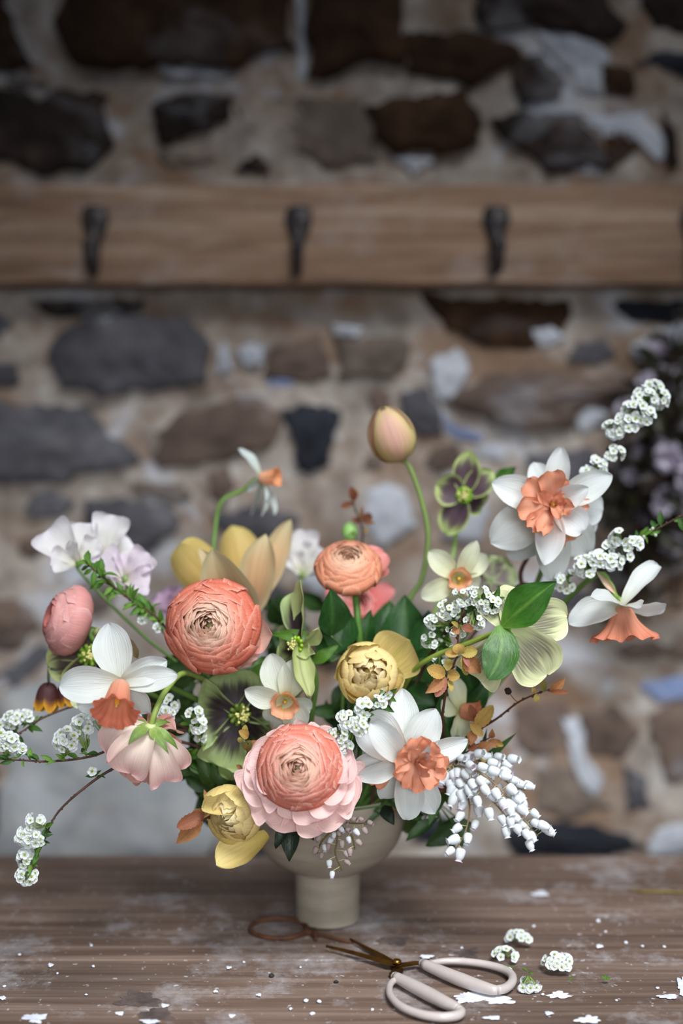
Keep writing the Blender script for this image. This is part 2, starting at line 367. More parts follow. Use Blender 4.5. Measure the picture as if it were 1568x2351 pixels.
STONES = [
 ('brown', .02, [(-60,-20),(10,-20),(15,20),(45,90),(80,165),(-60,165)]),
 ('brown', .03, [(165,-60),(155,60),(145,140),(165,158),(260,165),(350,165),(370,142),(430,158),(545,160),(600,130),(650,108),(674,118),(676,-60)]),
 ('brown', .028, [(714,-60),(706,190),(760,172),(850,142),(925,155),(932,60),(900,-60)]),
 ('brown', .016, [(932,80),(1080,75),(1170,100),(1195,140),(1090,195),(1000,185),(928,162)]),
 ('dark', .022, [(1090,-60),(1360,-60),(1425,60),(1412,104),(1310,75),(1220,62),(1160,80),(1095,60)]),
 ('dark', .016, [(-60,210),(70,205),(85,232),(125,208),(245,218),(256,300),(245,370),(210,396),(50,396),(-60,350)]),
 ('dark', .02, [(352,242),(400,222),(500,216),(532,232),(525,285),(450,308),(390,335),(358,322)]),
 ('mid', .010, [(548,250),(640,225),(830,230),(852,300),(870,370),(740,385),(660,340),(560,312)]),
 ('brown', .024, [(832,252),(900,232),(1080,212),(1094,250),(1100,322),(1060,357),(980,348),(900,357),(868,310)]),
 ('dark', .02, [(1125,270),(1180,262),(1315,262),(1330,290),(1375,322),(1395,385),(1260,400),(1200,350),(1150,312)]),
 ('dark', .014, [(1175,142),(1240,126),(1298,190),(1290,226),(1200,242),(1178,200)]),
 ('brown', .012, [(1378,150),(1450,158),(1460,220),(1388,222)]),
 ('dark', .014, [(540,398),(562,370),(590,355),(616,378),(622,402)]),
 ('brown', .012, [(1385,312),(1430,300),(1474,330),(1440,362),(1390,400)]),
 ('black', .012, [(1460,150),(1480,140),(1568,180),(1620,190),(1620,128),(1500,120)]),
 ('dark', .014, [(1518,262),(1550,300),(1556,385),(1530,388)]),
 ('dark', .012, [(1462,-20),(1620,-20),(1620,90),(1500,70)]),
 ('mid', .008, [(20,175),(60,180),(110,195),(70,200),(10,200)]),
 ('grey', .024, [(155,750),(190,732),(400,728),(440,740),(475,790),(487,850),(480,882),(370,885),(330,902),(230,906),(130,886),(108,850),(130,800)]),
 ('grey', .012, [(-40,832),(35,835),(52,882),(-40,902)]),
 ('grey', .022, [(-60,925),(120,930),(190,940),(250,990),(305,1030),(315,1066),(180,1096),(80,1112),(-60,1104)]),
 ('warm', .016, [(360,990),(400,960),(480,930),(590,910),(640,930),(640,1010),(600,1040),(480,1062),(400,1075),(352,1050)]),
 ('black', .022, [(648,940),(690,930),(780,935),(775,980),(755,1060),(712,1096),(685,1080),(670,1010)]),
 ('mid', .012, [(305,1105),(420,1108),(445,1138),(400,1160),(310,1122)]),
 ('grey', .02, [(200,1150),(260,1143),(380,1165),(415,1200),(380,1240),(300,1280),(220,1232),(190,1180)]),
 ('warm', .012, [(620,800),(740,770),(762,868),(700,880),(600,862)]),
 ('mid', .014, [(776,780),(930,770),(940,830),(910,866),(780,866)]),
 ('grey', .012, [(490,1180),(600,1160),(690,1190),(680,1240),(520,1244)]),
 ('warm', .02, [(1050,900),(1120,862),(1280,850),(1440,872),(1450,910),(1320,940),(1310,990),(1160,985),(1100,960),(1040,930)]),
 ('grey', .014, [(920,900),(980,890),(1010,940),(1020,1000),(960,1002),(920,950)]),
 ('grey', .014, [(1200,1045),(1360,1030),(1405,1100),(1340,1172),(1230,1112)]),
 ('brown', .010, [(980,680),(1300,690),(1310,760),(1220,800),(1120,800),(1000,740)]),
 ('black', .008, [(1400,690),(1620,690),(1620,750),(1450,740)]),
 ('dark', .008, [(60,690),(330,684),(320,722),(120,730)]),
 ('warm', .012, [(-40,1370),(70,1382),(90,1440),(40,1492),(-40,1480)]),
 ('pale', .030, [(6,1620),(60,1565),(150,1540),(470,1600),(470,1990),(300,2020),(6,2020)]),
 ('dark', .004, [(-60,1600),(-5,1600),(-2,2020),(-60,2020)]),  # dark stone standing in for the dark gap left of the pale block
 ('grey', .010, [(-40,1570),(20,1530),(110,1470),(125,1500),(40,1580),(-40,1620)]),
 ('warm', .007, [(1335,1640),(1420,1620),(1470,1690),(1430,1740),(1350,1730)]),
 ('warm', .007, [(1180,1620),(1290,1600),(1320,1700),(1260,1740),(1180,1720)]),
 ('mid', .007, [(1230,1760),(1350,1760),(1400,1850),(1300,1880),(1230,1850)]),
 ('grey', .010, [(1430,1755),(1480,1780),(1490,1850),(1440,1860)]),
 ('black', .012, [(1150,1905),(1260,1880),(1400,1900),(1480,1940),(1400,1965),(1180,1960)]),
 ('black', .012, [(940,1885),(1020,1870),(1060,1900),(1000,1930),(950,1925)]),
 ('warm', .007, [(1480,1640),(1620,1600),(1620,1780),(1530,1790)]),
 ('blue', .006, [(612,868),(650,862),(678,880),(650,892),(620,890)]),
 ('blue', .006, [(1470,1570),(1620,1540),(1620,1600),(1500,1610)]),
 ('blue', .005, [(1010,950),(1040,975),(1110,1000),(1100,1015),(1030,1000)]),
 ('lime', .010, [(545,800),(580,785),(612,800),(600,840),(560,845)]),
 ('lime', .006, [(500,800),(520,785),(535,850),(500,860)]),
 ('lime', .008, [(985,830),(1050,800),(1080,840),(1040,920),(1000,915)]),
 ('lime', .006, [(1215,760),(1260,750),(1300,775),(1240,800)]),
 ('lime', .007, [(1440,800),(1500,760),(1568,740),(1600,800),(1568,830),(1470,830)]),
 ('lime', .006, [(1255,905),(1340,905),(1400,960),(1330,1000),(1310,930)]),
 ('lime', .006, [(760,745),(830,750),(825,775),(770,770)]),
 ('lime', .006, [(1290,1650),(1330,1640),(1345,1740),(1390,1790),(1360,1830),(1320,1780)]),
 ('lime', .006, [(1020,1080),(1120,1150),(1110,1240),(1020,1240)]),
 ('lime', .006, [(840,1120),(920,1110),(960,1200),(880,1260),(830,1200)]),
 ('lime', .006, [(1500,1900),(1620,1880),(1620,1950),(1480,1965)]),
 ('lime', .005, [(676,-20),(700,-20),(704,190),(680,198),(684,100)]),
 ('lime', .006, [(372,150),(400,170),(440,168),(540,176),(520,182),(400,182),(370,172)]),
 ('lime', .006, [(1225,75),(1320,82),(1400,120),(1395,150),(1300,160),(1250,120)]),
 ('lime', .006, [(1310,150),(1380,148),(1380,220),(1320,215)]),
 ('lime', .005, [(1330,270),(1480,262),(1528,330),(1520,385),(1470,330),(1380,320)]),
 ('lime', .005, [(900,362),(1000,365),(990,375),(950,402),(925,380)]),
 ('lime', .005, [(1295,400),(1330,365),(1380,358),(1385,405)]),
 ('lime', .005, [(700,938),(686,985),(668,965),(680,938)]),
]
occ = []
for i, (mt, pr, poly) in enumerate(STONES):
    if mt == 'lime': pr += .006
    O, c = stone(poly, mt, pr, i, 'stone' if mt not in ('lime', 'blue') else 'plaster_patch')
    xs_ = [p[0] for p in poly]; ys_ = [p[1] for p in poly]
    occ.append(((min(xs_) + max(xs_)) / 2, (min(ys_) + max(ys_)) / 2, (max(xs_) - min(xs_)) / 2, (max(ys_) - min(ys_)) / 2))
R = random.Random(8)
for k in range(900):                                  # rubble between and outside the stones above
    x, y = R.uniform(-380, 1950), R.uniform(-420, 2900); rx, ry = R.uniform(28, 85), R.uniform(22, 52)
    if not (-80 < x < 1650 and -60 < y < 1900): rx *= 1.5; ry *= 1.4
    if 395 < y < 700: continue
    if any(abs(x - a) < (rx + c_) * .92 and abs(y - b) < (ry + d_) * .92 for a, b, c_, d_ in occ): continue
    occ.append((x, y, rx, ry)); n = R.randint(5, 7)
    poly = [(x + rx * math.cos(6.283 * j / n + R.uniform(-.35, .35)) * R.uniform(.7, 1.2), y + ry * math.sin(6.283 * j / n) * R.uniform(.8, 1.12)) for j in range(n)]
    stone(poly, R.choice(['brown', 'dark', 'mid'] if y < 420 else ['warm', 'mid', 'warm', 'grey', 'lime']), R.uniform(.005, .013), 300 + k, npts=22)

# ------------------------------------------------------------------ hook rail
def boxv(a, b): 
    x0, y0, z0 = a; x1, y1, z1 = b
    return [(x0,y0,z0),(x1,y0,z0),(x1,y1,z0),(x0,y1,z0),(x0,y0,z1),(x1,y0,z1),(x1,y1,z1),(x0,y1,z1)], [(0,3,2,1),(4,5,6,7),(0,1,5,4),(1,2,6,5),(2,3,7,6),(3,0,4,7)]
def bevel(o, w_, seg=2):
    b = o.modifiers.new('bevel', 'BEVEL'); b.width = w_; b.segments = seg; b.limit_method = 'ANGLE'
YR = WALL - .042
z1 = PW(784, 425, YR)[2]; z0 = PW(784, 652, YR)[2]
rail = Thing('hook_rail', 'long worn brown wooden hook rail fixed to the stone wall', 'coat rack', (0, WALL, z0))
mb = MB(); V = [];
xs = np.linspace(-.62, .62, 60)
for i, x in enumerate(xs):
    d = .0012 * math.sin(i * .9) ; V += [(x, YR, z0 + d * .6), (x, YR, z1 + d), (x, WALL - .004, z1 + d + .0055), (x, WALL - .004, z0 + d * .6 - .002)]
F = []
for i in range(59):
    for j in range(4): a = i * 4 + j; b = i * 4 + (j + 1) % 4; F.append((a, a + 4, b + 4, b))
F += [(0, 1, 2, 3), (236, 239, 238, 237)]
mb.add(V, F); o = rail.part(mb, 'board', M_RAIL, smooth=False); bevel(o, .003)
sR = S(YR)
for hx in (218, 685, 1138, 1592):
    c = PW(hx, 480, YR); mb = MB()
    out = [(-26, 6), (-14, 12), (14, 12), (28, 6), (33, -22), (22, -52), (12, -84), (8, -140), (0, -150), (-8, -140), (-11, -84), (-20, -52), (-31, -22)]
    n = len(out); V = []
    for sc_, y in ((1, 0), (1, -.0035), (.86, -.006)):
        for a, b in out: V.append((c[0] + a * sR * sc_, YR + y, c[2] + (b * sc_ - 5) * sR))
    F = gridf(3, n, True) + [tuple(range(2 * n, 3 * n))]; mb.add(V, F)
    for zz in (-8, -30):
        ball(mb, (c[0] - 9 * sR * (1 if zz > -20 else -1), YR - .007, c[2] + zz * sR), .0032, (120,) * 3, sq=(1, .6, 1))
    hk = rail.part(mb, 'hook', M_IRON)
    mb = MB(); P = [(c[0], YR - .004, c[2] - 42 * sR), (c[0], YR - .012, c[2] - 80 * sR), (c[0], YR - .02, c[2] - 122 * sR), (c[0], YR - .033, c[2] - 140 * sR), (c[0], YR - .043, c[2] - 120 * sR), (c[0], YR - .045, c[2] - 92 * sR)]
    tube(mb, P, [.0075, .006, .0052, .0048, .0045, .0052], k=10, n=22); ball(mb, P[-1], .0066, (90,) * 3)
    rail.part(mb, 'hook_arm', M_IRON, parent=hk)

# ------------------------------------------------------------------ table
YB = PT(784, 1963)[1]; J1 = PT(784, 2204)[1]; J2 = PT(784, 2318)[1]
table = Thing('table', 'worn wooden work table of broad boards dusted with white plaster', 'table', (0, .9, -.75))
for a, b, dz in ((J1, YB, 0), (J2, J1, -.0003), (J2 - .12, J2, 0), (J2 - .25, J2 - .12, -.0004), (J2 - .4, J2 - .25, 0)):
    mb = MB(); v, f = boxv((-.8, a + .0006, -.035), (.8, b - .0006, dz)); mb.add(v, f)
    bevel(table.part(mb, 'plank', M_TABLE, smooth=False), .0012)
mb = MB(); v, f = boxv((-.74, J2 - .36, -.12), (.74, YB - .04, -.035)); mb.add(v, f); table.part(mb, 'apron', M_TABLE, smooth=False)
for x in (-.71, .71):
    for y in (J2 - .33, YB - .08):
        mb = MB(); v, f = boxv((x - .03, y - .03, -.75), (x + .03, y + .03, -.12)); mb.add(v, f); table.part(mb, 'leg', M_TABLE, smooth=False)
M_SPLAT, nt_, nd_, lk_, bs_, _ = newmat('white_paint')
f_ = noise(nt_, mapping(nt_, (1, 1, 1)), 120, 5, .7); lk_.new(cramp(nt_, f_, [(.3, (186, 190, 204)), (.6, (226, 228, 236))]), bs_.inputs['Base Color']); bs_.inputs['Roughness'].default_value = .8
M_BLOT, nt_, nd_, lk_, bs_, _ = newmat('dark_stain')
f_ = noise(nt_, mapping(nt_, (1, 4, 1)), 60, 5, .7); lk_.new(cramp(nt_, f_, [(.3, (52, 46, 48)), (.65, (104, 90, 84))]), bs_.inputs['Base Color']); bs_.inputs['Roughness'].default_value = .6
def splat(px, py, rx, ry, mat, seed, name='paint_splat', h=.0004):
    g = np.random.RandomState(seed); n = 36; th = np.linspace(0, 2 * math.pi, n, endpoint=False); V = []
    r = 1 + .22 * np.sin(3 * th + g.uniform(0, 6)) + .14 * np.sin(7 * th + g.uniform(0, 6)) + g.uniform(-.16, .16, n)
    zb = .00012 + .00006 * (seed % 30) if seed < 50 else .00003 + .00001 * (seed - 50)
    for sc_, z in ((1, zb), (.8, h + zb), (.4, h + zb)):
        V += [PT(px + rx * r[i] * sc_ * math.cos(th[i]), py - ry * r[i] * sc_ * math.sin(th[i]), 0) + [0, 0, z] for i in range(n)]
    V.append(PT(px, py, 0) + [0, 0, h + zb]); mb = MB()
    mb.add(V, gridf(3, n, True) + [(2 * n + j, 2 * n + (j + 1) % n, 3 * n) for j in range(n)]); table.part(mb, name, mat)
for i, a in enumerate([(1110, 2286, 52, 15), (1075, 2292, 25, 12), (1150, 2300, 30, 6), (1283, 2285, 24, 8), (80, 2338, 26, 10), (378, 2310, 9, 4), (275, 2328, 9, 4), (532, 2334, 7, 4), (5, 2293, 9, 4), (1568, 2265, 12, 20),
                       (1535, 2290, 22, 5), (116, 2218, 6, 4), (525, 2224, 6, 3), (594, 2287, 6, 3), (495, 2279, 5, 3), (1130, 2340, 20, 4), (1260, 2330, 9, 4), (1376, 2176, 8, 4), (1350, 2345, 26, 8), (980, 2200, 16, 4), (1240, 2055, 18, 6), (345, 2350, 20, 5),
                       (1600, 2190, 20, 10), (1008, 2338, 8, 3)]): splat(*a, M_SPLAT, i)
for i, a in enumerate([(318, 2295, 46, 17), (360, 2328, 38, 14), (1075, 2190, 26, 12), (905, 2160, 34, 10), (1262, 2035, 10, 6)]): splat(*a, M_BLOT, 50 + i, 'stain', .0002)
R = random.Random(4)
M_CRUMB = M_SPLAT
spots = [(703, 2250 + 50, 7), (717, 2330, 7), (733, 2302, 7), (623, 2242, 8), (772, 2256, 6), (214, 2220, 5), (45, 2193, 5), (667, 2318, 5), (690, 2222, 4), (10, 2266, 5), (198, 2285, 4), (132, 2236, 4), (1373, 2116, 7), (1225, 2128, 5),
         (1437, 2166, 6), (1525, 2175, 5), (1475, 2174, 5), (855, 2320, 5), (965, 2283, 4), (1246, 2285, 5), (1415, 2298, 4), (1510, 2270, 5), (1060, 2178, 5), (210, 2172, 5), (560, 2210, 4), (1390, 2140, 4)]
for i, (x, y, r) in enumerate(spots):
    dark = i in (3, 4); s_ = S(.95) * r; p = PT(x, y)
    mb = MB(); ball(mb, (0, 0, 0), s_ * .8, (60, 55, 52) if dark else (214, 208, 196), 8, 6, (1.2, 1, .6), seed=i)
    o = mb.build('plaster_crumb', M_TWIG if dark else M_CRUMB); o.location = (p[0], p[1], s_ * .42); o.rotation_euler = (0, 0, R.uniform(0, 6))
    if dark: o.name = 'dark_crumb'; tag(o, 'tiny black crumb on the table, %s' % ('left of the other dark one' if i == 3 else 'below the scissor tips'), 'crumb')
    else: tag(o, 'small pale plaster crumb scattered on the wooden table', 'crumb', 'pale plaster crumbs on the table')

# ------------------------------------------------------------------ vase
VY = 1.03; VX = PW(752, 2120, VY)[0]; MOUTH = np.array([VX, VY, .086])
vase = Thing('footed_bowl_vase', 'beige stoneware footed bowl vase holding the flowers on the table', 'vase', (VX, VY, 0), (0, 0, 1))
mb = MB()
revolve(mb, [(.0, .0005), (.018, .0004), (.0232, .001), (.0236, .004), (.0238, .02), (.0241, .036), (.0245, .0385), (.030, .0405), (.043, .049), (.053, .062), (.0575, .078), (.0575, .092), (.0568, .0975), (.0552, .0985), (.0545, .0965), (.0548, .085), (.050, .064), (.038, .050), (.0, .047)], 64, n=90)
vase.part(mb, 'bowl', M_CER, local=True)

# ------------------------------------------------------------------ scissors
def zf(p, z): p = np.array(p); p[2] = z; return p
pv = PT(910, 2210, .004)
sci = Thing('scissors', 'small brass scissors with beige coated loop handles lying open on the table', 'scissors', (pv[0], pv[1], 0), (0, 0, 1))
def handle(bar, loop, zt):
    mb = MB(); P = [PT(x, y, zt) for x, y in bar]; tube(mb, P, [.0035, .0043, .0046, .0042, .0036, .0030], k=14, n=26)
    Q = [P[-1]] + [PT(x, y, zt - .0008) for x, y in loop]; tube(mb, Q, [.0030, .0031, .0029, .0026, .0024, .0022, .0021], k=12, n=60)
    for q, r in ((P[0], .0035),): ball(mb, q, r, (200,) * 3)
    return sci.part(mb, 'handle', M_ENAM)
handle([(972, 2213), (1020, 2234), (1060, 2250), (1100, 2264), (1128, 2272), (1142, 2273)], [(1162, 2268), (1176, 2254), (1174, 2238), (1152, 2224), (1110, 2213), (1060, 2207), (1020, 2207), (990, 2212), (978, 2216)], .0052)
handle([(908, 2243), (945, 2262), (985, 2283), (1020, 2301), (1042, 2311), (1052, 2316)], [(1058, 2324), (1046, 2332), (1010, 2335), (965, 2328), (922, 2311), (898, 2288), (894, 2268), (900, 2255), (912, 2248)], .0052)
def blade(pts, ws, z, th=.0016):
    P = np.array([PT(x, y, z) for x, y in pts]); T = np.gradient(P, axis=0); n_ = len(P); V = []
    for i in range(n_):
        sdv = nrm(np.cross(T[i], (0, 0, 1))) * ws[i] * S(.93)
        V += [P[i] - sdv, P[i] + [0, 0, th] - sdv * .25, P[i] + sdv, P[i] - [0, 0, .0006]]
    mb = MB(); mb.add(V, gridf(n_, 4, True) + [(0, 1, 2, 3), (4 * n_ - 1, 4 * n_ - 2, 4 * n_ - 3, 4 * n_ - 4)]); return sci.part(mb, 'blade', M_BRASS, smooth=False)
blade([(748, 2174), (800, 2186), (850, 2199), (895, 2212), (925, 2216), (955, 2212), (975, 2214)], [1, 8, 11, 14, 13, 10, 8], .0036)
blade([(803, 2158), (840, 2177), (880, 2197), (905, 2212), (915, 2226), (905, 2236), (908, 2246)], [1, 7, 10, 13, 14, 13, 8], .0022)
mb = MB(); ball(mb, PT(911, 2207, .0062), .0032, (150,) * 3, 12, 8, (1, 1, .55)); sci.part(mb, 'pivot_screw', M_BRASS)
p = PT(640, 2130, .002)
ring = Thing('rusty_hook', 'thin rusty ring handled tool lying left of the vase foot', 'tool', (p[0], p[1], 0), (0, 0, 1))
mb = MB(); th = np.linspace(0, 2 * math.pi, 15); tube(mb, [PT(640 + 66 * math.cos(a), 2131 + 23 * math.sin(a), .0018) for a in th], .0017, k=8, n=60); ring.part(mb, 'ring', M_RUST)
mb = MB(); tube(mb, [PT(700, 2140, .0018), PT(722, 2143, .0018), PT(735, 2146, .0018), PT(790, 2160, .0014), PT(815, 2163, .001)], [.0016, .003, .0014, .0011, .0006], n=20); tube(mb, [PT(722, 2143, .0018), PT(726, 2157, .0018)], [.003, .0012], n=6); ring.part(mb, 'shank', M_RUST)
p = PT(1500, 2045, .001)
mb = MB(); tube(mb, [PT(1445, 2043, .0015) - p, PT(1480, 2047, .0015) - p, PT(1530, 2047, .0015) - p, PT(1600, 2051, .0015) - p], [.0008, .0015, .0013, .0012], (120, 104, 60), n=16)
o = mb.build('dry_stalk', M_TWIG); o.location = p; tag(o, 'thin dry tan stalk lying at the right end of the table', 'stalk')

# ------------------------------------------------------------------ flower builders
RS = random.Random(77)
def mouth(C):
    """where a stem enters the bowl: on the side its flower hangs on"""
    d = np.array([C[0] - VX, C[1] - VY]); r = min(np.linalg.norm(d), .04) ; d = nrm(d) * r * RS.uniform(.4, .9)
    return np.array([VX + d[0], VY + d[1], .062 + RS.uniform(0, .01)])
def stem(th, start, back=None, r=.0017, c=(96, 128, 58), c2=(60, 92, 40), via=None, d=.03, name='stem'):
    start = np.asarray(start, float); m = mouth(start)
    P = [start]
    if via: P += [PW(*q) for q in via]
    elif back is not None: P += [start + nrm(back) * d, start * .45 + m * .55 + np.array([0, .012, .012])]
    P += [m + (P[-1] - m) * .12 + [0, 0, .012], m]
    mb = MB(); tube(mb, P, [r * .92, r, r * 1.05, r], c, 8, 30, c2)
    return th.part(mb, name, M_STEM)
RT = random.Random(31)
def to(th, C, tip, Wpx, Y, hint=None, name='petal', mat=None, r0=0.0, **kw):
    """a petal of a thing from centre C towards a tip (px, py, dY)"""
    kw.setdefault('ruf', 2.2); kw.setdefault('notch', 1.5); kw.setdefault('twist', RT.uniform(-.35, .35)); kw['nu'] = max(kw.get('nu', 12), 14); T = PW(tip[0], tip[1], Y + tip[2]); s = S(Y); h = th.n if hint is None else np.array(hint, float)
    for k in ('bow', 'ruf', 'side', 'hook', 'notch'):
        if k in kw: kw[k] = kw[k] * s
    B = np.asarray(C, float) + nrm(T - C) * r0 * s
    mb = MB(); mb.add(*sheet(B, T, Wpx * s, h, **kw))
    return th.part(mb, name, mat or M_WPET)

# ---- ranunculus
CORAL = [(0, (214, 96, 66)), (.6, (236, 128, 100)), (.9, (242, 148, 122)), (1, (246, 172, 150))]
def rcols(t, kind):
    if kind == 'coral':
        a, b, e = np.array((240, 206, 184)), np.array((226, 120, 94)), np.array((242, 180, 160))
    elif kind == 'pinkcoral':
        a, b, e = np.array((240, 200, 180)), np.array((226, 126, 103)), np.array((246, 196, 182))
    elif kind == 'peach':
        a, b, e = np.array((238, 200, 172)), np.array((230, 150, 114)), np.array((240, 184, 154))
    else:
        a, b, e = np.array((226, 150, 144)), np.array((234, 168, 162)), np.array((242, 198, 194))
    k = min(1, max(0, (t - .30) / .34)); body = a * (1 - k) + b * k; e = e * k + a * (1 - k)
    return dict(cols=[(0, body * .9), (.7, body), (.95, body * .6 + e * .4), (1, e)], edge=e, ew=.75, ep=10)
def ranunculus(name, label, px, py, Y, R_, n, kind='coral', layers=22, H=.85, kmin=4, kmax=7, seed=1, core=.05, group=None, ell=1.0, inner=(238, 206, 178)):
    C = PW(px, py, Y); th = Thing(name, label, 'flower', C, n); s = S(Y); R0 = R_ * s; Hh = R0 * H; g = random.Random(seed)
    mb = MB(); ball(mb, (0, 0, Hh * .28), R0 * .10, (150, 140, 98), 10, 6, (1, 1, .7), seed=2); th.part(mb, 'flower_centre', M_STEM, local=True)
    for i in range(layers):
        t = i / (layers - 1); re = R0 * (core + (.86 - core) * t ** .80); h = Hh * (.56 + .72 * t - 1.02 * t * t); rm = min(R0, re * 1.02 + R0 * .11)
        k = int(round(kmin + (kmax - kmin) * t)); a0 = g.uniform(0, 6.3)
        for j in range(k):
            hj = h + g.uniform(-.03, .03) * R0; rj = re * g.uniform(.96, 1.05)
            prof = [(.1 * R0, -.62 * Hh), (rm * 1.25, -.6 * Hh), (rm * 1.16, hj * .98), (rj * .92, hj)]
            mb = MB(); mb.add(*shell(prof, a0 + 6.283 * j / k + g.uniform(-.15, .15), math.pi / k * g.uniform(1.25, 1.55), taper=g.uniform(.12, .24), sp=g.choice((-1, 1)) * g.uniform(.02, .055), curl=g.uniform(-.012, .028) * R0,
                                       ruf=.02, nu=8, nv=9, seed=g.random(), u0=.35 if t < .75 else .05, ell=ell, **rcols(min(1, t + g.uniform(-.06, .06)), kind)))
            th.part(mb, 'petal', M_PET, local=True)
    return th, C, s

# A: front flower with frilled pale skirt
PALE = dict(cols=[(0, (230, 160, 142)), (.4, (238, 192, 182)), (.8, (242, 206, 200)), (1, (242, 202, 200))], edge=(244, 212, 210), ew=.5)
A, C, s = ranunculus('ranunculus', 'largest coral pink ranunculus with frilled pale pink outer petals, low at the front', 688, 1762, .895, 99, (-.06, -.96, .24), 'pinkcoral', 26, .8, 4, 7, 3)
for i, (tx, ty, wd, dy, hk) in enumerate([(600, 1706, 100, .012, 0), (566, 1742, 96, .008, 8), (556, 1788, 100, .006, 10), (562, 1838, 104, .004, 6), (596, 1876, 110, .008, 0), (650, 1904, 116, .006, 10), (712, 1904, 104, .004, 14), (764, 1896, 112, .0, 10),
       (806, 1862, 112, .004, 12), (824, 1818, 104, .008, 8), (816, 1768, 116, .006, 14), (802, 1716, 110, .008, 10), (768, 1690, 96, .014, 0), (640, 1678, 110, .018, 0), (700, 1666, 130, .02, -6), (745, 1680, 110, .018, 0), (778, 1846, 84, -.012, 18), (800, 1792, 90, -.010, 16), (790, 1742, 80, -.008, 12), (588, 1762, 84, -.006, 10), (742, 1880, 90, -.010, 12), (590, 1820, 84, -.004, 8), (700, 1880, 90, -.006, 6)]):
    T = PW(tx, ty, .90 + dy); Bc = PW(692, 1785, .90 + .016 + dy * .5); B = Bc + (T - Bc) * .34
    mb = MB(); mb.add(*sheet(B, T, wd * s * 1.38, A.n + np.array([0, 0, .1]), 'round' if i % 3 else 'fan', bow=12 * s, cup=.35, ruf=4.6 * s, rf=1.1, hook=-hk * s * .5, notch=5 * s, nu=13, nv=17, seed=i, **PALE)); A.part(mb, 'petal', M_PET)
stem(A, C + A.n * -.02, -A.n, .0022)
# B
B_, C, s = ranunculus('ranunculus', 'large round coral ranunculus with tight rings of petals at the left', 489, 1438, .95, 109, (-.10, -.95, .22), 'coral', 26, .82, 5, 8, 11)
PEACH = dict(cols=[(0, (236, 140, 110)), (.5, (244, 186, 160)), (1, (246, 206, 194))], edge=(246, 178, 176), ew=.8)
for i, (tip, wd) in enumerate([((626, 1458, .0), 84), ((592, 1510, .004), 86), ((542, 1541, .006), 80), ((612, 1480, .01), 70), ((575, 1528, .012), 70)]):
    T = PW(tip[0], tip[1], .95 + tip[2]); mb = MB(); mb.add(*sheet(C + np.array([.012, .022, -.012]), T, wd * s, B_.n, 'round', bow=-6 * s, cup=.5, ruf=2 * s, nv=11, seed=i, **PEACH)); B_.part(mb, 'petal', M_PET)
stem(B_, C - B_.n * .022, -B_.n, .0022, via=[(505, 1500, 1.0), (600, 1640, 1.02)])
# C: pink, seen from the side
Cc, C, s = ranunculus('ranunculus', 'pink cupped ranunculus seen from the side at the far left', 160, 1425, .98, 76, (-.84, -.36, .30), 'pink', 16, 1.0, 4, 6, 21, ell=1.05)
stem(Cc, C - Cc.n * .018, -Cc.n, .002, via=[(215, 1470, .985), (330, 1560, 1.0), (560, 1700, 1.02)])
# D: peach, facing up
D, C, s = ranunculus('ranunculus', 'orange peach ranunculus on a thick upright stem above the yellow tulip', 800, 1303, 1.0, 77, (.0, -.62, .70), 'peach', 22, .72, 4, 7, 31)
for i, (tip, wd) in enumerate([((888, 1272, .02), 70), ((884, 1300, .025), 70), ((868, 1256, .03), 60)]):
    T = PW(tip[0], tip[1], 1.0 + tip[2]); mb = MB(); mb.add(*sheet(C + np.array([.006, .012, -.012]), T, wd * s, D.n, 'round', cup=.6, nv=9, seed=i, cols=[(0, (232, 130, 110)), (1, (236, 160, 152))])); D.part(mb, 'petal', M_PET)
stem(D, C - D.n * .012 + np.array([.004, -.004, -.004]), -D.n, .0026, (88, 128, 52), (50, 90, 30), via=[(821, 1420, .995), (824, 1540, 1.0)])
# F: pink behind D
F_, C, s = ranunculus('ranunculus', 'dusky pink ranunculus mostly hidden behind the orange peach one', 815, 1398, 1.09, 62, (.2, -.6, .6), 'pink', 11, .8, 4, 5, 41)
for i, (tip, wd) in enumerate([((748, 1345, 0), 70), ((905, 1352, .0), 56), ((872, 1412, -.02), 70), ((850, 1445, -.02), 60), ((770, 1440, 0), 60), ((895, 1385, .01), 50)]):
    T = PW(tip[0], tip[1], 1.09 + tip[2]); mb = MB(); mb.add(*sheet(C, T, wd * s, F_.n, 'round', cup=.5, ruf=2 * s, nv=9, seed=i, cols=[(0, (196, 78, 74)), (.6, (224, 124, 120)), (1, (232, 150, 150))])); F_.part(mb, 'petal', M_PET)
stem(F_, C, (0, 0, -1), .002)
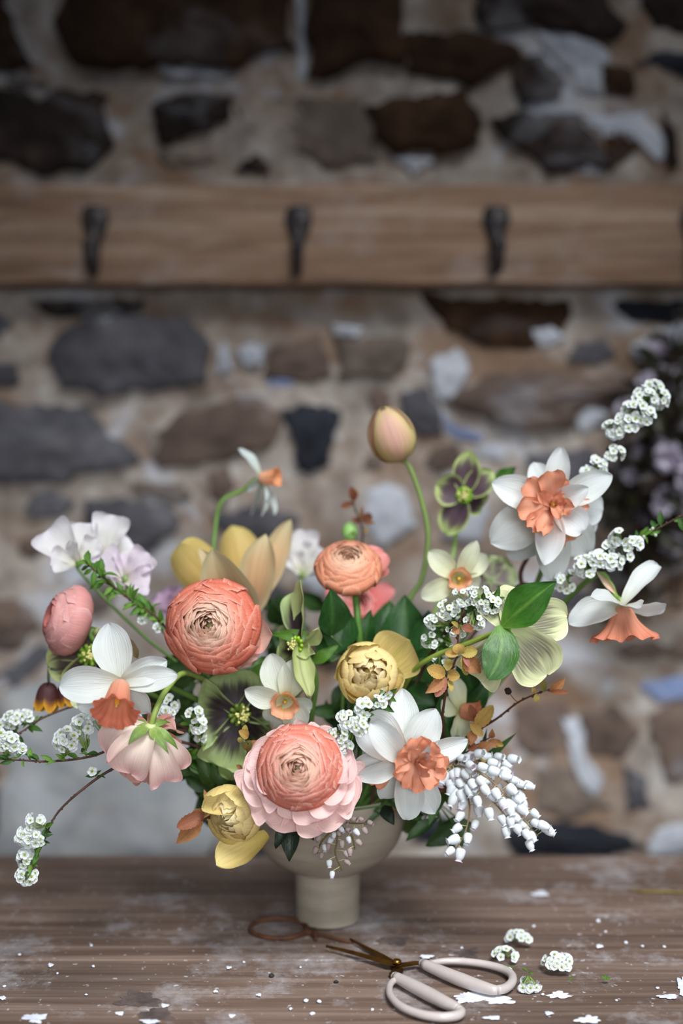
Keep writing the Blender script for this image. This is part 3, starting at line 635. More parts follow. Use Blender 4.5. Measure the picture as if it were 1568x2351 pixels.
# E: nodding, seen from behind
C = PW(345, 1672, .905); E = Thing('ranunculus', 'nodding blush pink ranunculus seen from behind with green sepals and arched stem', 'flower', C, (.06, -.35, .93)); s = S(.905)
BL = dict(cols=[(0, (236, 230, 208)), (.4, (242, 226, 212)), (.8, (240, 210, 202)), (1, (234, 184, 182))], edge=(236, 190, 188), ew=.5)
BL2 = dict(cols=[(0, (228, 160, 142)), (.6, (232, 180, 166)), (1, (236, 188, 180))])
for i, (tip, wd, hint, bow, kw) in enumerate([((300, 1776, -.006), 112, (-.2, -1, .3), 30, BL), ((246, 1735, .0), 92, (-.6, -.9, .5), 30, BL), ((378, 1797, .0), 82, (.3, -1, .2), 28, BL), ((408, 1775, .012), 74, (.8, -.7, .3), 24, BL), ((335, 1798, .02), 84, (0, -1, .2), 16, BL2),
        ((300, 1790, .03), 76, (-.2, -1, .2), 10, BL2), ((262, 1655, .012), 46, (-.3, -.4, 1), 10, BL2), ((270, 1700, .03), 70, (-.5, -.3, .8), 16, BL2), ((405, 1680, .02), 60, (.6, -.2, .8), 14, BL2), ((365, 1788, .03), 76, (.1, -1, .2), 6, BL2), ((285, 1765, .035), 70, (-.2, -1, .2), 6, BL2), ((395, 1720, .04), 60, (.5, .3, .8), 10, BL2), ((330, 1760, .045), 80, (0, 1, .3), 12, BL2), ((375, 1660, .03), 60, (.2, .5, .8), 14, BL2)]):
    T = PW(tip[0], tip[1], .905 + tip[2]); mb = MB(); mb.add(*sheet(C + (T - C) * .03, T, wd * s * 1.06, hint, 'round' if i not in (2, 3) else 'fan', bow=bow * s, cup=.75, ruf=.8 * s, nu=14, nv=13, seed=i, notch=(5 * s if i in (2, 3, 4) else 0), **kw)); E.part(mb, 'petal', M_PET)
for i, (tip, wd, hint, bow) in enumerate([((294, 1710, -.016), 30, (-.4, -1, .3), 14), ((388, 1732, -.014), 26, (.3, -1, .3), 12), ((409, 1722, -.002), 26, (.7, -.8, .4), 16), ((296, 1662, .006), 22, (-.3, -.5, .9), 10), ((392, 1660, .01), 22, (.4, -.3, .8), 10)]):
    T = PW(tip[0], tip[1], .905 + tip[2]); mb = MB(); mb.add(*sheet(C + np.array([0, -.002, .001]), T, wd * s, hint, 'lance' if i else 'leaf', bow=bow * s, cup=.4, fold=-.2, nv=7, seed=i, cols=[(0, (176, 190, 120)), (.3, (130, 158, 76)), (1, (86, 120, 52))], mid=(150, 170, 90), mw=.5)); E.part(mb, 'sepal', M_LEAF)
mb = MB(); ball(mb, C + np.array([0, 0, .001]), 15 * s, (190, 200, 140), 12, 8, (1, 1, .6)); E.part(mb, 'receptacle', M_STEM)
stem(E, C + np.array([0, 0, .0]), None, .0020, (150, 172, 84), (70, 100, 44), via=[(358, 1630, .905), (385, 1580, .92), (432, 1545, .95), (520, 1600, .985), (640, 1720, 1.01)])

# ---- daffodils
WH = dict(cols=[(0, (232, 226, 196)), (.25, (242, 242, 234)), (1, (244, 246, 246))])
CRM = dict(cols=[(0, (226, 220, 140)), (.3, (240, 238, 196)), (1, (242, 242, 216))])
WHP = dict(cols=[(0, (244, 176, 148)), (.35, (246, 222, 210)), (.6, (246, 242, 240)), (1, (244, 246, 247))])
OR = []
def trumpet(th, prof, s, stops, ruf, kf, seed, n=None, off=None, k=72, name='trumpet'):
    mb = MB(); revolve(mb, [(a * s, b * s) for a, b in prof], k, ruf=ruf * s, kf=kf, seed=seed, stops=stops, n=22)
    v = mb.v[0]
    if n is not None:
        M = frame_from(n, th.c if off is None else off); v = (np.c_[v, np.ones(len(v))] @ M.T)[:, :3]; mb.v[0] = v; return th.part(mb, name, M_PET)
    return th.part(mb, name, M_PET, local=True)
def stamens(th, C, n, s, L, colr=(232, 176, 60), k=6, r=3, tipc=(226, 160, 50)):
    M = frame_from(n, C); g = random.Random(3); mb = MB()
    for j in range(k):
        a = j * 6.283 / k; q = M[:3, 0] * math.cos(a) + M[:3, 1] * math.sin(a)
        P = [C + q * r * s, C + q * r * 1.3 * s + M[:3, 2] * L * .6 * s, C + q * r * 1.2 * s + M[:3, 2] * L * s]
        tube(mb, P, [1.2 * s, 1.2 * s, 2.2 * s], colr, 6, 8); ball(mb, P[-1], 3 * s, tipc, 6, 5, (1, 1, 1))
    tube(mb, [C, C + M[:3, 2] * L * 1.25 * s], [1.6 * s, 2.4 * s], (216, 196, 110), 6, 5)
    o = th.part(mb, 'stamens', M_STEM); return o
def bent_neck(th, C, n, via, r=.0021, r2=None):
    stem(th, C - nrm(n) * .004, None, r, (120, 150, 72), (66, 104, 44), via=via)

# A left, coral trumpet pointing down towards the camera
Y = .905; C = PW(278, 1568, Y); n = nrm((-.02, -.74, -.62)); s = S(Y)
dA = Thing('daffodil', 'white daffodil with frilled coral trumpet at the left front', 'flower', C, n)
for i, (tip, wd, kw) in enumerate([((250, 1430, .012), 96, dict(bow=8, cup=.5, twist=.3, out='daff')), ((136, 1574, -.002), 92, dict(bow=18, cup=.7, out='daff', ruf=1.5)), ((384, 1516, .002), 66, dict(bow=14, cup=.6, ruf=3, twist=-.4)),
        ((410, 1550, -.004), 64, dict(bow=8, cup=.7, ruf=2.5)), ((345, 1638, .008), 56, dict(bow=-6, cup=.6, ruf=3)), ((178, 1622, .02), 84, dict(bow=0, cup=.4))]):
    to(dA, C, tip, wd, Y, hint=(0, -1, .15), seed=i, nu=14, nv=11, r0=2, **kw, **WH)
tn = nrm((-.03, -.82, -.57))
trumpet(dA, [(14, 0), (22, 12), (27, 40), (32, 70), (40, 86), (54, 94)], s, [(0, (238, 200, 178)), (.3, (236, 168, 138)), (.7, (230, 138, 108)), (1, (224, 122, 94))], 5.5, 8, 4, n=tn, off=C)
stamens(dA, C + tn * 20 * s, tn, s, 46)
bent_neck(dA, C, n, [(300, 1550, .925), (350, 1560, .95), (520, 1650, 1.0)])
mb = MB(); mb.add(*sheet(PW(316, 1512, .94), PW(296, 1462, .93), 26 * s, (0, -1, .2), 'leaf', cup=.9, ruf=2 * s, cols=[(0, (150, 130, 90)), (1, (176, 156, 130))])); dA.part(mb, 'spathe', M_OLEAF)

# B upper right, double with split coral corona
Y = .985; C = PW(1266, 1160, Y); n = nrm((-.06, -.96, .1)); s = S(Y)
dB = Thing('daffodil', 'large double white daffodil with split salmon corona at the upper right', 'flower', C, n)
for i, (tip, wd, kw) in enumerate([((1290, 1024, .0), 62, dict(bow=6, cup=.8, twist=.3)), ((1406, 1090, -.006), 72, dict(bow=8, cup=.6)), ((1128, 1108, -.002), 80, dict(bow=10, cup=.6, ruf=2)), ((1125, 1246, .004), 104, dict(bow=12, cup=.5)),
        ((1268, 1338, .006), 84, dict(bow=8, cup=.5, twist=.5)), ((1352, 1276, .014), 92, dict(bow=6, cup=.4)), ((1170, 1284, .022), 90, dict(cup=.4)), ((1386, 1170, .012), 80, dict(cup=.4, out='round')), ((1225, 1060, .02), 60, dict(cup=.4)), ((1372, 1205, .02), 80, dict(cup=.4, out='round')), ((1140, 1190, .02), 50, dict(cup=.5))]):
    to(dB, C, tip, wd, Y, seed=i, nu=14, nv=11, r0=4, **kw, **WH)
for i, (tip, wd, kw) in enumerate([((1248, 1298, -.02), 78, dict(bow=14, cup=.8, twist=.6)), ((1342, 1218, -.012), 74, dict(bow=18, cup=.5, out='round')), ((1352, 1120, -.02), 60, dict(bow=16, cup=.8))]):
    to(dB, C, tip, wd, Y, seed=20 + i, nu=14, nv=11, r0=10, **kw, **WHP)
ORC = dict(cols=[(0, (236, 180, 146)), (.4, (236, 180, 152)), (1, (232, 156, 124))], edge=(230, 146, 114), ew=.5)
for i, (tip, wd, kw) in enumerate([((1262, 1078, -.02), 66, dict(bow=12)), ((1290, 1090, -.014), 44, dict(bow=10)), ((1202, 1108, -.016), 58, dict(bow=14)), ((1184, 1168, -.022), 58, dict(bow=10)), ((1215, 1214, -.026), 48, dict(bow=8)), ((1240, 1225, -.03), 44, dict(bow=6)),
        ((1318, 1168, -.03), 40, dict(bow=10)), ((1310, 1245, -.004), 66, dict(bow=12)), ((1356, 1160, -.008), 30, dict(bow=8)), ((1236, 1128, -.028), 36, dict(bow=10)), ((1288, 1190, -.034), 30, dict(bow=8)), ((1300, 1140, -.024), 34, dict(bow=8))]):
    to(dB, C, tip, wd, Y, name='corona_segment', mat=M_PET, seed=40 + i, nu=14, nv=13, r0=6, out='fan', cup=.7, ruf=5, rf=2.2, notch=6, **kw, **ORC)
stamens(dB, C, n, s, 40, k=5)
bent_neck(dB, C, n, [(1275, 1210, 1.02), (1200, 1400, 1.04), (1000, 1640, 1.03)])

# C lower right, double with ruffled corona
Y = .915; C = PW(930, 1745, Y); n = nrm((.12, -.97, -.02)); s = S(Y)
dC = Thing('daffodil', 'double white daffodil with ruffled peach corona right of the biggest ranunculus', 'flower', C, n)
for i, (tip, wd, kw) in enumerate([((924, 1580, .012), 76, dict(bow=6, cup=.6)), ((1000, 1626, .0), 84, dict(bow=8, cup=.5)), ((832, 1648, .0), 110, dict(bow=14, cup=.6, out='round', ruf=2)), ((1004, 1668, .02), 70, dict(cup=.4)), ((836, 1705, .012), 90, dict(cup=.5, out='round')),
        ((812, 1752, .0), 70, dict(bow=6, cup=.8, ruf=3)), ((820, 1785, -.004), 56, dict(bow=12, cup=1.0, ruf=3)), ((1074, 1696, .004), 62, dict(bow=14, cup=.9, hook=10)), ((936, 1884, .0), 80, dict(bow=10, cup=.9, twist=.3)), ((874, 1835, .012), 60, dict(cup=.6)), ((1000, 1867, .012), 72, dict(bow=8, cup=.7)), ((860, 1668, .02), 90, dict(cup=.4, out='round'))]):
    to(dC, C, tip, wd, Y, seed=i, nu=14, nv=11, r0=4, **kw, **(WHP if i in (2, 4) else WH))
for i, (tip, wd, kw) in enumerate([((850, 1660, -.018), 74, dict(bow=18, cup=.9, out='round')), ((985, 1712, -.036), 30, dict(bow=10, cup=1.1, out='oval'))]):
    to(dC, PW(958, 1735, .9) if i else C, tip, wd, Y, seed=30 + i, nu=12, nv=9, r0=4, **kw, **WH)
C2 = PW(957, 1745, Y - .006)
for i, (tip, wd, kw) in enumerate([((958, 1690, -.02), 62, {}), ((990, 1700, -.02), 56, {}), ((925, 1712, -.014), 50, {}), ((905, 1745, -.016), 56, {}), ((908, 1790, -.014), 62, {}), ((940, 1812, -.014), 66, {}), ((975, 1812, -.012), 66, {}), ((1008, 1796, -.014), 66, {}), ((1030, 1762, -.012), 60, {}), ((1016, 1728, -.016), 56, {}),
        ((985, 1768, -.034), 40, {}), ((1000, 1745, -.03), 40, {}), ((945, 1720, -.034), 36, {}), ((975, 1725, -.034), 36, {})]):
    to(dC, C2, tip, wd, Y, name='corona_segment', mat=M_PET, seed=60 + i, nu=13, nv=13, r0=5, out='fan', cup=.6, bow=10, ruf=4.5, rf=2.0, notch=5, **ORC)
for tip, wd in (((858, 1800, .002), 44), ((842, 1790, .0), 40)): to(dC, C, tip, wd, Y, name='corona_segment', mat=M_PET, seed=80, out='fan', cup=.8, ruf=4, r0=20, **ORC)
stamens(dC, PW(945, 1738, Y - .006), nrm((-.2, -.9, .3)), s, 30, (236, 150, 40), 5)
bent_neck(dC, C, n, [(930, 1770, .96), (860, 1850, 1.0)])

# small cup daffodils
def small_daff(label, c, Y, n, tips, cupdef, cols, neck, stops=None, cup_n=None, kf=5, inner=True, kwp={}):
    C = PW(c[0], c[1], Y); s = S(Y); th = Thing('daffodil', label, 'flower', C, n)
    for i, (tip, wd, bow) in enumerate(tips): to(th, C, tip, wd, Y, seed=i, nu=12, nv=9, r0=3, bow=bow, cup=.6, ruf=1.2, **cols, **kwp)
    stops = stops or [(0, (206, 170, 60)), (.3, (232, 176, 110)), (.6, (244, 184, 148)), (1, (242, 164, 126))]
    trumpet(th, cupdef, s, stops, 2.6, kf, 3, n=cup_n if cup_n is not None else n, off=C, k=48)
    if inner: stamens(th, C, cup_n if cup_n is not None else n, s, 12, (206, 180, 60), 5, 2, (190, 150, 40))
    bent_neck(th, C, n, neck, .0018); return th
CUP = [(8, 0), (14, 3), (19, 14), (22, 26), (27, 32)]
small_daff('small cream daffodil with short peach cup right of the tulip stem', (1052, 1328), .995, nrm((0.05, -.98, .05)), [((984, 1264, 0), 56, 6), ((1094, 1240, -.006), 46, 8), ((966, 1372, 0), 52, 8), ((1120, 1274, .01), 52, 0), ((1100, 1350, .008), 60, 0), ((1030, 1400, .01), 50, 0)], CUP, CRM, [(1040, 1370, 1.02), (1000, 1500, 1.03)])
small_daff('small creamy white daffodil with long peach cup between the coral ranunculus', (655, 1608), .955, nrm((-.02, -.97, -.12)), [((622, 1500, .004), 76, 10), ((684, 1512, .004), 72, 8), ((561, 1584, -.006), 56, 12), ((716, 1628, .006), 56, 8), ((620, 1660, .006), 66, 6), ((700, 1668, .0), 66, 6), ], [(8, 0), (16, 4), (23, 18), (28, 32), (33, 40)], dict(cols=[(0, (224, 220, 160)), (.3, (236, 236, 214)), (1, (238, 240, 230))]), [(660, 1650, 1.0)])
small_daff('small white daffodil seen side on, nodding right at the back left', (598, 1098), 1.08, nrm((.92, -.38, .08)), [((545, 1030, .0), 40, 6), ((570, 1040, .02), 34, 0), ((566, 1128, .0), 30, -4), ((600, 1186, -.01), 34, 6), ((630, 1184, .0), 30, 6), ((574, 1186, .02), 34, 0), ((608, 1150, -.02), 26, 4)], [(11, 0), (15, 5), (17, 22), (20, 38), (22, 44)], dict(cols=[(0, (214, 222, 170)), (.3, (232, 240, 232)), (1, (238, 244, 242))]), [(555, 1126, 1.085), (510, 1150, 1.085), (495, 1210, 1.085), (494, 1330, 1.07), (560, 1600, 1.05)], stops=[(0, (244, 196, 160)), (1, (244, 160, 108))], inner=False)
o = bpy.context.scene.objects.get('daffodil.005')
nth = Thing('daffodil', 'white daffodil seen side on behind amber leaves, peach cup facing right', 'flower', PW(1058, 1632, .975), nrm((.95, -.3, -.05)))
for i, (tip, wd, bow) in enumerate([((1030, 1545, .0), 50, 6), ((1012, 1610, .0), 56, 0), ((1042, 1700, -.004), 54, 8), ((1060, 1735, .0), 44, 6), ((1020, 1680, .02), 50, 0)]): to(nth, nth.c, tip, wd, .975, seed=i, bow=bow, cup=.6, **CRM, hint=(.5, -1, 0))
trumpet(nth, [(13, 0), (18, 5), (21, 22), (23, 36), (27, 42)], S(.975), [(0, (240, 176, 140)), (1, (222, 132, 92))], 2.6, 5, 3, n=nth.n, off=nth.c, k=48); bent_neck(nth, nth.c, nth.n, [(1030, 1640, .98), (960, 1720, 1.0)])

# F right, side view with ruffled coral trumpet hanging down
Y = .965; C = PW(1428, 1392, Y); n = nrm((.06, -.35, -.93)); s = S(Y)
dF = Thing('daffodil', 'white daffodil seen side on with coral skirt hanging down at the right edge', 'flower', C, n)
for i, (tip, wd, kw) in enumerate([((1306, 1432, .0), 74, dict(bow=22, cup=.7)), ((1512, 1296, .01), 56, dict(bow=10, cup=.8, out='round', hint=(-.6, -.7, .2))), ((1530, 1388, -.004), 52, dict(bow=4, cup=.6, ruf=2, out='round', hint=(0, -.7, -.7))), ((1356, 1372, -.03), 50, dict(bow=10, cup=.5, ruf=2, hint=(0, -.6, .7))), ((1470, 1396, -.04), 54, dict(bow=4, cup=.5, ruf=2, hint=(0, -.6, .7))), ((1400, 1375, .045), 60, dict(cup=.4)), ((1330, 1400, .02), 60, dict(bow=10, cup=.5, hint=(0, -.6, .7)))]):
    kw.setdefault('hint', (0, -.8, .5)); to(dF, C, tip, wd, Y, seed=i, nu=13, nv=9, r0=2, **kw, **WH)
trumpet(dF, [(16, 0), (24, 10), (36, 36), (58, 60), (76, 74)], s, [(0, (236, 200, 170)), (.25, (230, 162, 132)), (1, (220, 134, 106))], 13, 6, 5, n=nrm((.06, -.16, -.98)), off=C)
bent_neck(dF, C, n, [(1412, 1368, .975), (1400, 1340, .98), (1370, 1320, .99), (1280, 1400, 1.02), (1080, 1640, 1.03)])
mb = MB(); mb.add(*sheet(PW(1412, 1362, .972), PW(1366, 1308, .985), 20 * s, (0, -1, 0), 'lance', cup=1.2, cols=[(0, (230, 190, 160)), (1, (206, 196, 172))])); dF.part(mb, 'spathe', M_OLEAF)

# ---- tulips
TU = dict(cols=[(0, (170, 162, 100)), (.25, (216, 196, 134)), (.6, (232, 188, 160)), (1, (236, 192, 162))], edge=(208, 200, 126), ew=.95, ep=3, mid=(222, 170, 160), mw=.7, mp=3)
Y = 1.05; C = PW(918, 1058, Y); n = nrm((-.32, -.18, .95)); tA = Thing('tulip', 'closed peach tulip bud on a long curved stem above the bouquet', 'flower', C, n); s = S(Y)
for i in range(6):
    o_ = i >= 3; R_ = (55 if o_ else 50) * s
    mb = MB(); mb.add(*shell([(4 * s, -2 * s), (R_ * 1.22, 2 * s), (R_ * 1.3, 92 * s), ((18 if o_ else 6) * s, (128 if o_ else 132) * s)], i * 2.094 + (1.05 if o_ else 0) - .5, 1.02, taper=.10, sp=.03, nu=14, nv=11, seed=i, shp=(.6, 1, .75), **TU)); tA.part(mb, 'petal', M_TUL, local=True)
stem(tA, C, None, .0019, (130, 150, 80), (70, 104, 46), via=[(938, 1068, 1.05), (965, 1140, 1.05), (983, 1230, 1.05), (968, 1330, 1.05), (930, 1400, 1.05), (860, 1640, 1.04)])
Y = 1.04; C = PW(575, 1408, Y); n = nrm((-.08, -.2, .95)); tB = Thing('tulip', 'wide open buff yellow tulip behind the round coral ranunculus', 'flower', C, n); s = S(Y)
TB = dict(cols=[(0, (160, 128, 112)), (.3, (184, 142, 106)), (.7, (206, 170, 128)), (1, (210, 190, 148))], edge=(220, 208, 166), ew=.98, ep=2.5)
TI = dict(cols=[(0, (176, 132, 72)), (.5, (210, 174, 100)), (1, (212, 186, 116))], edge=(208, 192, 112), ew=.8, ep=5)
for i, (tip, wd, kw, cc) in enumerate([((412, 1248, .0), 120, dict(bow=-30, cup=-.8, out='round', hint=(.3, -1, .2)), TI), ((532, 1206, .05), 120, dict(bow=-10, cup=-.8, out='round'), TI), ((668, 1192, .03), 76, dict(bow=-18, cup=.9, hint=(0, -1, 0)), TB), ((610, 1226, .0), 96, dict(bow=10, cup=.9, out='tulip'), TB),
        ((455, 1258, -.02), 64, dict(bow=30, cup=1.0, out='tulip'), TB), ((488, 1258, -.045), 130, dict(bow=30, cup=.9, out='daff', side=-14), TB)]):
    kw.setdefault('hint', (0, -1, .1)); to(tB, C, tip, wd, Y, mat=M_TUL, seed=i, nu=15, nv=11, **kw, **cc)
stem(tB, C, (0, 0, -1), .0024)
# double yellow tulips
YL = dict(cols=[(0, (214, 190, 100)), (.5, (232, 206, 126)), (1, (236, 214, 144))], edge=(240, 224, 152), ew=.5)
YI = dict(cols=[(0, (226, 194, 120)), (.6, (246, 222, 162)), (1, (250, 232, 186))])
YP = dict(cols=[(0, (222, 188, 112)), (.6, (242, 212, 150)), (1, (244, 222, 162))], edge=(244, 224, 148), ew=.5)
def peony_tulip(label, c, Y, n, R_, seed, outer, neck):
    C = PW(c[0], c[1], Y); s = S(Y); th = Thing('tulip', label, 'flower', C, n); g = random.Random(seed)
    for ring, (k, re, h, om, rm) in enumerate([(3, .08, .62, .9, .3), (4, .2, .66, .9, .42), (5, .36, .64, .75, .58), (6, .54, .56, .68, .74), (6, .74, .42, .7, .9)]):
        a0 = g.uniform(0, 6)
        for j in range(k):
            prof = [(.05 * R_ * s, -.6 * R_ * s), (rm * R_ * 1.2 * s, -.55 * R_ * s), (rm * R_ * 1.25 * s, h * .6 * R_ * s), (re * R_ * s * g.uniform(.8, 1.1), h * R_ * s * g.uniform(.9, 1.1))]
            mb = MB(); mb.add(*shell(prof, a0 + 6.283 * j / k + g.uniform(-.2, .2), om * g.uniform(.8, 1.0), taper=.2, sp=g.uniform(-.1, .1), ruf=.05, curl=-.05 * R_ * s, nu=10, nv=9, seed=j + ring * 9, **(YI if ring < 3 else YP))); th.part(mb, 'petal', M_TUL, local=True)
    for i, (phi, R2, h2, om, curl) in enumerate(outer):
        prof = [(.05 * R_ * s, -.65 * R_ * s), (R2 * R_ * 1.2 * s, -.6 * R_ * s), (R2 * R_ * 1.2 * s, h2 * .5 * R_ * s), (R2 * R_ * .92 * s, h2 * R_ * s)]
        mb = MB(); mb.add(*shell(prof, math.radians(phi), om, taper=.3, sp=.06, curl=curl * R_ * s, ruf=.04, nu=13, nv=13, seed=i, shp=(.6, 1, .8), **YL)); th.part(mb, 'petal', M_TUL, local=True)
    mb = MB(); ball(mb, (0, 0, .1 * R_ * s), .2 * R_ * s, (206, 180, 110), 8, 6); th.part(mb, 'flower_centre', M_TUL, local=True)
    stem(th, C - th.n * .5 * R_ * s, -th.n, .0024, via=neck); return th, C, s
t1, C, s = peony_tulip('double yellow tulip facing the camera at the centre of the bouquet', (848, 1545), .955, nrm((.02, -.94, .18)), 70, 4, [(150, 1.0, .5, .8, .06), (205, 1.02, .55, .7, 0), (262, 1.0, .5, .85, .0), (318, 1.0, .5, .7, .04), (100, .98, .45, .6, 0)], [(850, 1620, 1.0)])
for i, (tip, wd) in enumerate([((942, 1470, .004), 120), ]): to(t1, PW(862, 1562, .97), tip, wd * 1.12, .955, hint=(-.1, -1, -.1), mat=M_TUL, out='round', seed=i, cup=.4, bow=-16, ruf=1.5, nu=15, nv=13, mid=(196, 186, 84), mw=.4, **YL)
to(t1, PW(868, 1560, .965), (930, 1560, .004), 70, .955, mat=M_TUL, out='round', seed=7, cup=.6, bow=-8, **YL)
t2, C, s = peony_tulip('double yellow tulip leaning down left below the biggest ranunculus', (535, 1868), .925, nrm((-.44, -.86, -.12)), 68, 9, [(160, 1.0, .5, .8, .0), (60, .95, .6, .9, -.05), (110, 1.0, .7, .8, 0), (230, .98, .4, .8, 0), (330, 1.0, .3, .9, 0)], [(600, 1850, .96), (680, 1850, 1.0)])
to(t2, PW(615, 1915, .93), (497, 1988, -.002), 96, .925, hint=(-.2, -.8, .5), mat=M_TUL, out='round', seed=3, cup=.9, bow=-14, nu=15, nv=13, **YL)
to(t2, PW(575, 1850, .93), (462, 1852, .0), 66, .925, hint=(-.3, -.9, .4), mat=M_TUL, out='oval', seed=4, cup=1.0, bow=26, nu=15, nv=11, **YL)

# ---- hellebores
def helcol(base, edge, blot, u0, u1, dens, seed=0):
    def f(U, V):
        g = np.random.RandomState(seed); ang = V
        jag = sum(np.sin(ang * k + g.uniform(0, 6)) * a for k, a in ((9, .05), (23, .05), (47, .04)))
        a = 1 / (1 + np.exp(-(U - u0 + .3 * V ** 2 * 0 + jag * .4) * 26)); b = 1 / (1 + np.exp((U - u1 + jag + .25 * V ** 2) * 22))
        edgek = np.clip((.94 - np.abs(V)) * 7, 0, 1); k = (a * b * edgek * dens * ((.93 + .07 * np.sin(V * 60) ** 2) if dens > .9 else (.4 + .6 * np.abs(np.sin(V * 26 + U * 3)))))[..., None]
        c = ramp([(0, base), (.6, base), (1, edge)], U); kk = (np.abs(V) ** 4 * .6)[..., None]; c = c * (1 - kk) + s2l(edge) * kk
        return c * (1 - k) + s2l(blot) * k
    return f
def nectary(th, C, n, s, R_=14, c=(120, 150, 50), k=10, st=20, L=22):
    M = frame_from(n, C); mb = MB(); g = random.Random(1)
    for j in range(k):
        a = 6.283 * j / k; q = M[:3, 0] * math.cos(a) + M[:3, 1] * math.sin(a); P = [C + q * 4 * s, C + q * R_ * .7 * s + M[:3, 2] * 5 * s, C + q * R_ * s + M[:3, 2] * 9 * s]; tube(mb, P, [2 * s, 4 * s, 3 * s], c, 6, 6)
    th.part(mb, 'nectaries', M_STEM); mb = MB()
    for j in range(st):
        a = g.uniform(0, 6.3); q = (M[:3, 0] * math.cos(a) + M[:3, 1] * math.sin(a)) * g.uniform(.2, 1); P = [C, C + q * 8 * s + M[:3, 2] * L * .6 * s, C + q * 13 * s + M[:3, 2] * L * s]; tube(mb, P, [.7 * s, .7 * s], (190, 200, 120), 4, 5); ball(mb, P[-1], 2.4 * s, (214, 208, 130), 5, 4)
    th.part(mb, 'stamens', M_STEM)
# right, seen from behind with big green leaves
Y = .925; C = PW(1160, 1442, Y); hA = Thing('hellebore', 'pale greenish yellow hellebore under two glossy green leaves at the right', 'flower', C, nrm((.05, -.95, .2))); s = S(Y)
f1 = helcol((206, 212, 160), (228, 230, 184), (92, 76, 82), .34, .78, .9, 3)
for i, (tip, wd, kw) in enumerate([((1256, 1550, .0), 132, dict(bow=22, cup=.5, out='round', ruf=3)), ((1302, 1415, .01), 104, dict(bow=14, cup=.5, out='round')), ((1092, 1556, .012), 118, dict(bow=12, cup=.4, out='fan', ruf=2)), ((1120, 1360, .02), 90, dict(cup=.4, out='round')), ((1190, 1350, .03), 90, dict(cup=.4, out='round')), ]):
    to(hA, C, tip, wd, Y, mat=M_HEL, seed=i, nu=26, nv=41, colf=f1, r0=2, hint=(0, -1, .2), **kw)
GL = dict(cols=[(0, (96, 140, 48)), (.3, (58, 104, 30)), (1, (46, 92, 28))], mid=(110, 150, 60), mw=.6, mp=16)
to(hA, PW(1150, 1440, Y - .012), (1278, 1334, -.024), 96, Y, name='leaf', mat=M_LEAF, hint=(-.2, -1, .5), out='leaf', bow=10, cup=.3, fold=-.12, nu=18, nv=15, seed=1, **GL)
to(hA, PW(1146, 1436, Y - .012), (1120, 1560, -.028), 84, Y, name='leaf', mat=M_LEAF, hint=(-.1, -1, .2), out='oval', bow=10, cup=.3, fold=-.12, side=-16, nu=18, nv=15, seed=2, **GL)
mb = MB(); ball(mb, C + [0, -.010, 0], 9 * s, (150, 176, 70), 8, 6); hA.part(mb, 'receptacle', M_STEM)
stem(hA, C + [-.003, -.008, 0], None, .0019, (150, 170, 70), (90, 120, 50), via=[(1080, 1475, .935), (960, 1530, .96), (900, 1640, 1.0)])
# dark one, centre left
Y = .97; C = PW(545, 1640, Y); hB = Thing('hellebore', 'dark purple hellebore with wavy green rims left of the biggest ranunculus', 'flower', C, nrm((.35, -.9, .1))); s = S(Y)
f2 = helcol((112, 126, 80), (166, 184, 122), (44, 28, 38), .03, .70, 1.0, 5)
for i, (tip, wd, kw) in enumerate([((448, 1640, -.012), 170, dict(bow=-6, cup=.4, out='fan', ruf=5)), ((505, 1760, -.006), 120, dict(bow=6, cup=.4, out='fan', ruf=5)), ((530, 1540, .01), 130, dict(cup=.5, out='round', ruf=3)), ((620, 1600, .02), 110, dict(cup=.4, out='round', ruf=3)), ((590, 1730, .02), 120, dict(cup=.4, out='round', ruf=3))]):
    to(hB, C, tip, wd, Y, mat=M_HEL, seed=i, nu=22, nv=33, colf=f2, r0=2, hint=(.1, -1, 0), **kw)
nectary(hB, C + hB.n * .002, hB.n, s * 1.6, 16, (92, 112, 40)); stem(hB, C, -hB.n, .002)
to(hB, PW(508, 1740, .975), (540, 1790, 0), 50, Y, name='leaf', mat=M_HEL, out='oval', cup=.5, seed=9, cols=[(0, (126, 150, 84)), (1, (140, 160, 92))])
# purple and lime at the top
Y = 1.07; C = PW(1066, 1138, Y); hC = Thing('hellebore', 'plum purple hellebore rimmed lime green, blurred at the top right', 'flower', C, nrm((-.15, -.9, .1))); s = S(Y)
f3 = helcol((176, 190, 120), (188, 206, 130), (76, 46, 70), .08, .84, .99, 8)
for i, (tip, wd, kw) in enumerate([((1078, 1034, .0), 66, {}), ((1132, 1082, .0), 66, {}), ((1000, 1112, .0), 78, {}), ((1024, 1228, .0), 72, {}), ((1112, 1160, .01), 70, {})]):
    to(hC, C, tip, wd, Y, mat=M_HEL, seed=i, nu=20, nv=25, colf=f3, out='oval', cup=.5, bow=4, **kw)
nectary(hC, C, hC.n, s * 1.3, 14, (130, 176, 40)); stem(hC, C, None, .0018, (160, 190, 110), (110, 140, 70), via=[(1050, 1200, 1.075), (1036, 1290, 1.075), (980, 1460, 1.06)])
to(hC, PW(1130, 1110, 1.075), (1186, 1072, .0), 34, Y, name='leaf', mat=M_LEAF, out='leaf', **GL)
